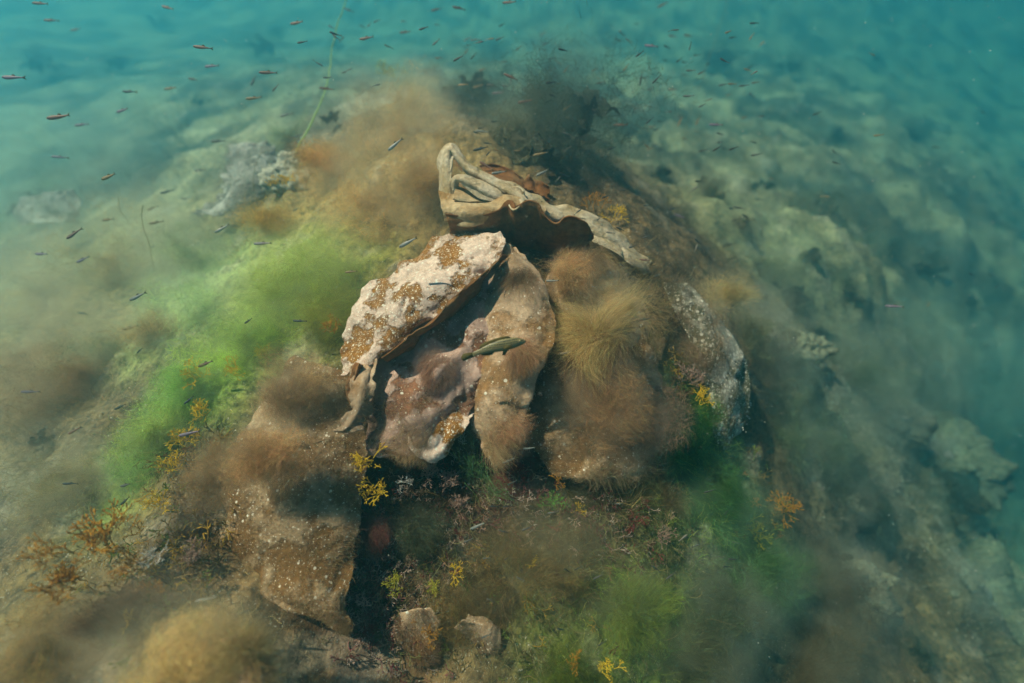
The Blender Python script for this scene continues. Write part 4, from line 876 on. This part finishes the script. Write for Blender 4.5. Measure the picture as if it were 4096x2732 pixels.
def thread_web(name, label, spots, n_, cols, length, width, seed):
    idx = RNG.integers(0, len(spots), n_); hs = [hit(a, b) for a, b, _ in spots]
    c = np.array([h_[0] for h_ in hs])[idx]; r_ = np.array([sp_[2]/FPX*h_[1] for sp_, h_ in zip(spots, hs)])[idx]
    x = c[:,0] + RNG.normal(size=n_)*r_; y = c[:,1] + RNG.normal(size=n_)*r_; p = np.stack([x, y, H(x, y) + .004 + .02*RNG.random(n_)], -1)
    k = fbm(p*20, 2, seed) > -.12; p = p[k]; nn = Hn(p[:,0], p[:,1]); m_ = len(p)
    g = strand_geo(p, nn*.5 + RNG.normal(size=p.shape)*.8, length*(.4+.9*RNG.random(m_)), width, jitter_col(np.array(cols)[RNG.integers(0, len(cols), m_)], m_, .35), 7, .75, None, 38, seed, .28)
    return tag(mesh_np(name, g[0], g[1], M_FIBRE, None, g[2], False), label, kind='stuff')
thread_web('thread_web', 'loose olive and brown threads matted over the lower centre', [(2350,2200,170),(2150,2300,200),(2000,2500,170),(2450,2450,200),(1750,2250,120),(1650,2100,80),(2600,2250,170),(2300,2020,110),(1900,2050,90)], 9000, [(.26,.22,.10),(.34,.27,.12),(.20,.21,.10),(.14,.10,.05)], .06, .0007, 3)
thread_web('green_threads', 'loose yellow green threads over the left flank and lower right slope', [(1250,1120,130),(1000,1370,130),(760,1580,120),(1320,1250,90),(2750,1800,100),(2850,2050,150),(2500,2450,160),(2780,1700,90),(600,1800,110)], 7000, [(.42,.55,.08),(.30,.45,.06),(.50,.52,.12),(.12,.30,.05)], .05, .0006, 4)
thread_web('brown_threads', 'loose tan threads over the crest and the left bank', [(1550,750,170),(1400,850,150),(1200,850,130),(1100,950,110),(1500,500,150),(300,1600,200),(500,2000,180),(1000,2600,160),(700,2200,160),(2850,1350,90),(2450,1150,100)], 9000, [(.50,.38,.17),(.42,.30,.12),(.58,.46,.24),(.22,.15,.07)], .05, .0006, 5)

# ------------------------------------------------------------------ boulders under the growth
def boulder(label, px, py, D, size, col, seed, squash=(1,.8,.6)):
    q, dd = hit(px, py); size = size * float(dm(D)) / D; c = P(px, py, min(float(dm(D)), dd)); nu, nv = 56, 80
    th = np.linspace(.02, math.pi-.02, nu)[:,None]*np.ones((1,nv)); ph = np.linspace(0, 2*math.pi, nv, endpoint=False)[None]*np.ones((nu,1))
    d = np.stack([np.sin(th)*np.cos(ph), np.sin(th)*np.sin(ph), np.cos(th)], -1)
    r_ = .9 + .6*fbm(d*1.9+seed, 4, seed) + .25*np.abs(fbm(d*5, 4, seed+3))
    V = (d*r_[...,None]*np.array(squash)*size).reshape(-1,3) + c; ii = np.arange(nu*nv).reshape(nu,nv); j = np.roll(ii,-1,1)
    F = np.stack([ii[:-1], ii[1:], j[1:], j[:-1]], -1).reshape(-1,4)
    C_ = np.clip(np.array(col)*(1+.6*fbm(V*11, 3, seed+5)[:,None]), .01, .7)
    return tag(mesh_np('boulder', V, F, M_BED, None, C_), label, 'rock')
boulder('pale crusted rock on the right ridge', 3560,1690,1.78,.12,(.11,.12,.08),4)
boulder('pale crusted rock lower on the right ridge', 3780,1850,1.95,.22,(.10,.12,.08),5)
boulder('olive rock at the lower right', 3450,2330,1.45,.09,(.18,.19,.13),6)
boulder('grey rock on the right slope near the grains', 3200,1400,1.68,.09,(.14,.15,.1),7)
boulder('grey rock beside the bleached blade at upper left', 1200,700,1.6,.09,(.3,.3,.24),8)

# white grit on the sand tongue between the rocks at right, and specks drifting in the water
def grains(name, label, path, N, spread, smin, smax, mat, lift=.004):
    c = np.array(path, float); w = np.array([hit(a, b)[0] for a, b in path]); w = catmull(w, 60); idx = RNG.integers(0, 60, N)
    p = w[idx] + spread*RNG.normal(size=(N,3)); p[:,2] = H(p[:,0], p[:,1]) + lift; return speck_mesh(name, label, p, RNG.uniform(smin, smax, N), mat)
def speck_mesh(name, label, p, s, mat):
    octv = np.array([(1,0,0),(-1,0,0),(0,1,0),(0,-1,0),(0,0,1),(0,0,-1)], float); octf = np.array([(0,2,4),(2,1,4),(1,3,4),(3,0,4),(2,0,5),(1,2,5),(3,1,5),(0,3,5)])
    V = (p[:,None] + octv[None]*s[:,None,None]*(.6+.8*RNG.random((len(p),6,1)))).reshape(-1,3); F = (np.arange(len(p))[:,None,None]*6+octf[None]).reshape(-1,3)
    return tag(mesh_np(name, V, F, mat, None, None, False), label, kind='stuff')
grains('shell_grit', 'pale shell grit strewn in a band down the right slope', [(3180,1450),(3300,1550),(3380,1750),(3500,1950),(3700,2120),(3850,2250)], 3600, .15, .001, .0032, M_GRIT)
grains('shell_grit', 'white grains along the right crest', [(2850,1290),(2920,1450),(2960,1600),(2930,1720)], 500, .012, .001, .003, M_SNOW, .03)
nS = 3200; D_ = .42 + 1.3*RNG.random(nS)**1.2
p = P(RNG.uniform(-300, 4400, nS), RNG.uniform(0, 2900, nS), D_); ok = p[:,2] > H(p[:,0], p[:,1]); p = p[ok]; D_ = D_[ok]
speck_mesh('marine_snow', 'tiny white particles drifting in the water', p, np.clip(RNG.lognormal(-7.55, .45, len(p)), .0002, .0012)*D_, M_SNOW)

# ------------------------------------------------------------------ fish
def loft(secs, ns=12):
    """secs: (x, z centre, half height, half width)"""
    th = np.linspace(0, 2*math.pi, ns, endpoint=False); V = []
    for (x, zc, h, w) in secs: V.append(np.stack([np.full(ns, x), w*np.cos(th), zc+h*np.sin(th)], -1))
    V = np.array(V); n_ = len(secs); ii = np.arange(n_*ns).reshape(n_, ns); j = np.roll(ii, -1, 1)
    return V.reshape(-1,3), np.stack([ii[:-1], ii[1:], j[1:], j[:-1]], -1).reshape(-1,4)
def fin_geo(pts, th=.00025):
    """a thin fin from an outline in x,z, as a fan with thickness"""
    a = np.array(pts, float); c = a.mean(0); n_ = len(a); V = []
    for s in (-1, 1): V += [(x, s*th, z) for x, z in a] + [(c[0], s*th, c[1])]
    F = []
    for k in range(n_):
        q = (k+1) % n_; F.append((k, q, n_)); F.append((q+n_+1, k+n_+1, 2*n_+1)); F.append((k, k+n_+1, q)); F.append((q, k+n_+1, q+n_+1))
    return np.array(V), np.array(F)
FRYS = [(-.020,0,.0002,.0002),(-.0192,.0002,.0014,.0010),(-.0175,.0003,.0024,.0017),(-.015,.0003,.0031,.0021),(-.011,.0002,.0036,.0022),(-.006,0,.0036,.0021),(0,0,.0031,.0018),(.006,.0001,.0023,.0013),(.011,.0002,.0016,.0009),(.015,.0002,.0012,.0006),(.0165,.0002,.0013,.0004)]
TAIL = [(.016,.0009),(.0215,.0038),(.0195,.0003),(.0213,-.0034),(.016,-.0006)]
def bendy(V, k):
    V = V.copy(); x = V[:,0]; V[:,1] += k*(x**2)*18*np.where(x > 0, 1, -.3); return V
fry_cache = {}
def fry_meshes(kind, bend):
    key = (kind, bend)
    if key in fry_cache: return fry_cache[key]
    def me_of(o): me = o.data; bpy.data.objects.remove(o); return me
    V, F = loft(FRYS); b = me_of(mesh_np('body', bendy(V, bend), F, M_FRY[kind]))
    V, F = fin_geo(TAIL); t = me_of(mesh_np('tail_fin', bendy(V, bend), F, M_FIN, None, None, False))
    V, F = fin_geo([(-.002,.0030),(.002,.0058),(.005,.0045),(.006,.0022)]); d = me_of(mesh_np('dorsal_fin', bendy(V, bend), F, M_FIN, None, None, False))
    es = []
    V, F = loft([(-.0178,.0006,.0001,.0024),(-.0174,.0006,.0008,.0024),(-.0166,.0006,.0011,.0025),(-.0158,.0006,.0008,.0025),(-.0154,.0006,.0001,.0024)], 10); e = me_of(mesh_np('eye', bendy(V, bend), F, M_EYE))
    # whole little fish in one mesh for the far ones
    V1, F1 = loft(FRYS, 8); V2, F2 = fin_geo(TAIL); F1t = np.vstack([F1[:,[0,1,2]], F1[:,[0,2,3]]])
    w = me_of(mesh_np('fry', bendy(np.vstack([V1, V2]), bend), np.vstack([F1t, F2+len(V1)]), M_FRY[kind])); 
    fry_cache[key] = (b, t, d, e, w); return fry_cache[key]
def fish_frame(px, py, D, ang, yaw):
    """heads point left along the picture, turned by ang up/down the picture and yaw in depth"""
    a = R(ang); x = RGT*math.cos(a) + UPV*math.sin(a); x = x*math.cos(yaw) + FWD*math.sin(yaw)
    z = UPV*math.cos(a) - RGT*math.sin(a); z = z + np.array([0,0,.5]); z -= x*(z@x); z /= np.linalg.norm(z); y = np.cross(z, x)
    return Matrix(((x[0],y[0],z[0],0),(x[1],y[1],z[1],0),(x[2],y[2],z[2],0),(0,0,0,1)))
def add_fry(px, py, ln, ang, kind, label, group, parts, flip=False, yaw=0.0, bend=0):
    ln = ln * (.82 if parts and ln > 60 and px < 1500 else 1)
    dd = hit(px, py)[1]; D = min((.041 if parts else .026)*FPX/ln, dd*.93 - .03); s = ln*D/(FPX*.041)/max(.5, math.cos(yaw)); c = P(px, py, D)
    if flip: ang += 180
    b, t, d, e, w = fry_meshes(kind, bend); Mx = Matrix.Translation(Vector(c)) @ fish_frame(px, py, D, ang, yaw) @ Matrix.Scale(s, 4)
    if parts:
        root = empty('fry'); root.matrix_world = Mx
        for nm, me in (('body', b), ('tail_fin', t), ('dorsal_fin', d), ('eye', e)):
            o = bpy.data.objects.new(nm, me); link(o); o.parent = root
    else:
        root = link(bpy.data.objects.new('fry', w)); root.matrix_world = Mx
    return tag(root, label, 'fish', group)
GF = 'fish fry drifting over the reef'
near = [ # px, py, length px, angle, colour, where
 (235,468,112,12,'orange','large blurred amber fry in the left haze below the top corner'),(327,499,65,12,'mauve','violet grey fry just right of the large amber one'),(238,629,70,-2,'mauve','dull mauve fry above the wispy green kelp tuft'),
 (435,707,95,15,'brown','long slim fry over the base of the wispy green kelp tuft'),(667,767,65,17,'grey','grey fry in the bare haze left of the bleached blade'),(609,833,48,18,'brown','small amber tailed fry above the hanging thread'),
 (626,890,66,15,'brown','plump brown fry at the top of the thin hair cord'),(432,879,70,3,'brown','level brown fry left of the hair cord'),(296,935,88,35,'orange','fat orange brown fry tilted steeply in the left haze'),
 (888,915,82,33,'silver','silver sided fry below the bleached blade'),(871,565,65,8,'grey','pinkish grey fry left of the bleached blade top'),(1146,459,64,20,'silver','spotted silvery fry left of the green cord'),
 (1015,393,76,12,'brown','deep bellied brown fry in the upper left water'),(1072,291,84,5,'orange','red bellied fry with dark back in the upper left'),(1014,323,48,70,'dark','dark fry hanging nearly upright beside the red bellied one'),
 (1187,92,74,2,'orange','rosy dark backed fry high left of the green cord'),(847,265,70,7,'mauve','pinkish fry left of the upright dark one'),(810,190,90,-5,'orange','blurred orange bellied fry near the top left'),
 (772,318,50,-18,'dark','dark fry pointing up left in the upper left water'),(1306,355,68,0,'orange','red bellied fry crossing the green cord'),(517,367,56,-2,'dark','slate fry above the violet grey pair'),(490,442,72,12,'mauve','blue violet fry in the open left haze'),
 (680,354,62,8,'brown','rusty fry at mid height of the upper left haze'),(1581,578,76,38,'silver','sharp silvery fry over the tan billow'),(1051,974,88,5,'mauve','violet silver fry over the rusty tuft'),(799,682,46,5,'grey','short grey fry left of the bleached blade'),
 (1190,544,42,30,'grey','small fry diving along the green cord'),(1098,656,38,62,'dark','little dark fry on the right of the bleached blade'),(1465,153,60,8,'orange','red spotted fry right of the cord near the top'),(1394,41,42,-20,'grey','tiny grey fry touching the cord at the top'),
 (167,1016,76,0,'mauve','mauve blurred fry at the left edge haze'),(551,1186,96,25,'silver','long silver fry on the misty left slope'),(330,1039,60,20,'mauve','slanting bluish fry at left of the misty slope'),(333,1254,70,-8,'dark','bent dark fry above the brown bank'),
 (520,1311,78,15,'brown','olive fry near the brown puff'),(558,1403,32,40,'dark','very short dark fry under the olive one'),(823,1455,86,22,'orange','dark backed fry inside the curve of the brown cord'),(480,1628,62,25,'dark','steel fry over the brown bank'),
 (296,1723,82,25,'orange','blue backed fry with orange flank at lower left'),(759,1733,102,15,'mauve','long violet fry above the yellow weed fringe'),(122,1567,80,0,'mauve','lilac blurred fry by the left edge'),(1198,1284,68,-3,'dark','dark fry over the yellow green cushion'),
 (1405,1087,62,8,'brown','rosy brown fry above the speckled blade shoulder'),(993,1284,42,30,'dark','small dark fry at the start of the brown cord'),(755,1601,48,42,'dark','short slanting fry on the emerald tuft'),(503,1940,76,20,'grey','grey fry below the green haze'),
 (500,2004,52,42,'dark','steep short fry above the orange antler weed'),(827,2397,104,6,'silver','bright long fry over the bottom left mound'),(973,2450,86,27,'dark','dark blurred fry on the bottom left mound'),(776,2565,62,45,'dark','steep fry low on the bottom left mound'),
 (1034,2671,72,25,'mauve','mauve fry at the bottom edge'),(282,1934,56,0,'dark','faint level fry left of the green haze'),(2038,1841,62,22,'silver','silver fry over the crimson tuft'),(2117,1793,52,5,'silver','pale fry at the tip of the rimmed blade'),
 (1912,2103,74,28,'silver','silver fry across the hollow above the thread web'),(1875,2161,48,22,'grey','short grey fry just below that silver one'),(2110,2113,52,18,'grey','grey fry over the thread web top'),(1632,970,86,27,'silver','clear silver fry left of the speckled blade top'),
 (1931,526,56,-3,'silver','banded pale fry right of the tan billow'),(2163,616,66,12,'brown','golden fry over the brown bush'),(1945,663,64,-28,'orange','rusty fry diving onto the scalloped edge'),(1996,690,62,12,'silver','silvery fry resting above the scalloped edge'),
 (2170,690,58,27,'silver','bright slanting fry right of the scalloped edge'),(1921,595,62,15,'dark','dark fry on the black ridge foot'),(2262,1411,62,10,'silver','bluish white fry below the golden fan foot'),(2574,1278,66,8,'dark','dark fry on the right of the golden fan'),
 (2316,1075,60,22,'brown','olive fry over the small brown puff'),(2210,1123,52,0,'silver','straw pale fry left of the smaller spray'),(2152,810,36,8,'dark','tiny dark fry on the pale cup'),(2020,1391-210,34,80,'grey','small upright fry against the long tan blade'),
 (1744,39,44,18,'orange','reddish fry at the top edge, left of two'),(1835,33,52,-2,'orange','reddish fry at the top edge, right of two'),(2036,10,56,-3,'orange','orange fry cut by the top edge at centre'),(1621,129,46,10,'orange','rosy fry in the upper centre left'),
 (2043,308,62,-22,'orange','orange bellied fry left of the dark crown'),(2101,406,62,12,'orange','orange fry over the dark crown foot'),(1992,372,52,3,'mauve','blue spotted fry above the black ridge'),(1914,345,50,18,'brown','brown fry above the black ridge'),
 (2482,500,58,-5,'orange','orange fry right of the dark crown'),(2564,316,52,80,'dark','black upright fry in the upper right water'),(2720,487,46,62,'brown','yellow upright fry crossing the dark cord'),(2791,483,42,65,'brown','yellow upright fry right of the dark cord'),
 (2863,499,56,-3,'mauve','mauve fry right of the dark cord'),(2604,184,54,-12,'mauve','pale mauve fry in the upper right water'),(2690,358,42,0,'orange','small orange fry left of the dark cord'),(2690,145,36,-3,'orange','coral coloured fry high right, lower of two'),(2752,143,38,-5,'orange','coral coloured fry high right, near the shadowy kelp'),
 (2650,20,40,20,'orange','brick coloured fry at the top edge on the right'),(2720,865,50,-20,'mauve','purple fry near the yellow brown kelp'),(2580,1040,42,-8,'orange','brown red fry over the right slope'),(3575,1225,60,-3,'mauve','pinkish fry far on the right slope'),
 (160,14,60,0,'orange','blurred red fry in the top left corner'),(204,82,52,5,'orange','faint red fry under the corner one'),(303,119,40,15,'orange','ghostly red fry in the top left haze'),(670,31,56,-20,'orange','blurred coral fry at the top left edge'),(51,310,105,0,'mauve','long reddish blur of a fry at the left edge')]
for k, (px, py, ln, an, kd, lab) in enumerate(near):
    add_fry(px, py, ln, an, kd, lab, GF, True, False, RNG.uniform(-.25,.25), (-1,0,1)[k % 3]*.6)
pool = []
rn = random.Random(5)
def small_zone(n_, x0, x1, y0, y1, l0, l1, kinds):
    for _ in range(n_): pool.append((rn.uniform(x0,x1), rn.uniform(y0,y1), rn.uniform(l0,l1), rn.gauss(8, 24), rn.choice(kinds)))
small_zone(120, 1850,3050,90,620,24,42,['dark','dark','grey','brown'])
small_zone(55, 2150,3050,560,1000,20,40,['dark','dark','grey'])
small_zone(26, 1100,1900,60,520,22,44,['dark','grey'])
small_zone(22, 2350,3300,900,1500,16,34,['dark','grey'])
small_zone(30, 1900,3000,1750,2650,24,50,['grey','dark','dark'])
small_zone(14, 600,1300,500,1050,16,32,['dark','grey'])
small_zone(16, 3050,4000,100,1300,20,36,['dark','brown'])
for k, (px, py, ln, an, kd) in enumerate(pool):
    zone = ('tiny fry of the shoal in the upper water behind the reef' if py < 620 and px > 1850 else 'tiny fry over the right slope beyond the curled blade' if px > 2150 and py < 1500 else
            'slim dark fry over the shaded lower slope' if py > 1700 else 'tiny fry scattered over the upper left slope')
    add_fry(px, py, ln, an, kd, zone, GF, False, rn.random() < .12, rn.uniform(-.5,.5), (-1,0,1)[k % 3]*.8)

# wrasse: head to the right
def wrasse_mat():
    m, N, L = newmat('wrasse_skin'); out = mk(N, 'ShaderNodeOutputMaterial'); b = mk(N, 'ShaderNodeBsdfPrincipled'); tc = mk(N, 'ShaderNodeTexCoord'); sp = mk(N, 'ShaderNodeSeparateXYZ'); L.new(tc.outputs['Object'], sp.inputs[0])
    wz = mk(N, 'ShaderNodeMath', operation='MULTIPLY'); L.new(sp.outputs[2], wz.inputs[0]); wz.inputs[1].default_value = 1500.0
    nz = mk(N, 'ShaderNodeTexNoise', i_Scale=60.0, i_Detail=3.0); L.new(tc.outputs['Object'], nz.inputs['Vector'])
    ad = mk(N, 'ShaderNodeMath', operation='MULTIPLY_ADD'); L.new(nz.outputs[0], ad.inputs[0]); ad.inputs[1].default_value = 5.0; L.new(wz.outputs[0], ad.inputs[2])
    si = mk(N, 'ShaderNodeMath', operation='SINE'); L.new(ad.outputs[0], si.inputs[0])
    r = ramp(N, L, si.outputs[0], .1, .7, (.055,.05,.022,1), (.20,.17,.07,1))
    v = mk(N, 'ShaderNodeTexVoronoi', i_Scale=420.0); L.new(tc.outputs['Object'], v.inputs['Vector']); dr = ramp(N, L, v.outputs['Distance'], .2, .32, (1,1,1,1), (0,0,0,1))
    c = mixc(N, L, dr.outputs[0], r.outputs[0], (.30,.26,.12)); by = ramp(N, L, sp.outputs[2], -.011, -.003, (.17,.14,.07,1), (0,0,0,1))
    c = mixc(N, L, 1.0, c, by.outputs[0], 'LIGHTEN'); L.new(c, b.inputs['Base Color']); b.inputs['Roughness'].default_value = .45; L.new(b.outputs[0], out.inputs[0]); return m
MW = wrasse_mat()
secs = [(.058,.001,.0008,.0006),(.055,.0012,.0035,.003),(.050,.0018,.0062,.0045),(.043,.0022,.0085,.0058),(.035,.0022,.0105,.0066),(.024,.002,.0118,.0070),(.012,.0015,.0118,.0066),(0,.0008,.0108,.0058),(-.012,0,.0090,.0046),(-.024,-.0010,.0068,.0033),(-.034,-.002,.0050,.0022),(-.042,-.003,.0046,.0014),(-.046,-.0035,.0050,.0009)]
root = empty('wrasse'); root.matrix_world = Matrix.Translation(Vector(P(1985,1388,.80))) @ fish_frame(0,0,0,10,.12) @ Matrix.Scale(.93, 4)
V, F = loft(secs, 20)
def wb(V): V = V.copy(); x = V[:,0]; V[:,2] -= 2.2*np.where(x < 0, x*x, 0); V[:,1] += 1.5*np.where(x < 0, x*x, 0); return V
mesh_np('body', wb(V), F[:, ::-1], MW, root)
def addfin(nm, pts, th=.0004, mat=M_FIN, y=0):
    V, F = fin_geo(pts, th); V[:,1] += y; return mesh_np(nm, wb(V), F, mat, root, None, False)
M_WFIN = fibre_mat('wrasse_fin', .5, False, (.17,.14,.05))
addfin('tail_fin', [(-.044,.001),(-.054,.0035),(-.064,.005),(-.068,.0005),(-.068,-.004),(-.065,-.009),(-.056,-.0085),(-.044,-.008)], mat=M_WFIN)
addfin('dorsal_fin', [(.030,.0135),(.024,.0175),(.012,.0178),(0,.0165),(-.012,.0145),(-.022,.0135),(-.030,.0095),(-.032,.003),(-.020,.005),(0,.010),(.018,.0125)], mat=M_WFIN)
addfin('anal_fin', [(-.004,-.009),(-.010,-.0135),(-.020,-.0125),(-.030,-.0095),(-.030,-.006),(-.014,-.007)], mat=M_WFIN)
addfin('pelvic_fin', [(.022,-.009),(.014,-.019),(.009,-.018),(.012,-.009)], mat=M_WFIN)
o = addfin('pectoral_fin', [(.030,-.002),(.020,.003),(.013,.0),(.012,-.006),(.020,-.0085),(.029,-.005)], mat=M_WFIN, y=-.0075)
for s in (-1, 1):
    V, F = loft([(.0475,.0045,.0001,.0005),(.0465,.0045,.0016,.0009),(.045,.0045,.0021,.0012),(.0435,.0045,.0016,.0009),(.0425,.0045,.0001,.0005)], 12); V[:,1] += s*.0048
    e = mesh_np('eye', V, F, M_IRIS, root)
    V, F = loft([(.0460,.0045,.0001,.0004),(.0455,.0045,.0010,.0007),(.0445,.0045,.0010,.0007),(.0440,.0045,.0001,.0004)], 10); V[:,1] += s*.0056
    mesh_np('pupil', V, F, M_EYE, e)
tag(root, 'striped olive wrasse with its head to the right over the kelp blades', 'fish')

#print('TRIS', sum(len(o.data.loops)-2*len(o.data.polygons) for o in S.objects if o.type=='MESH'))
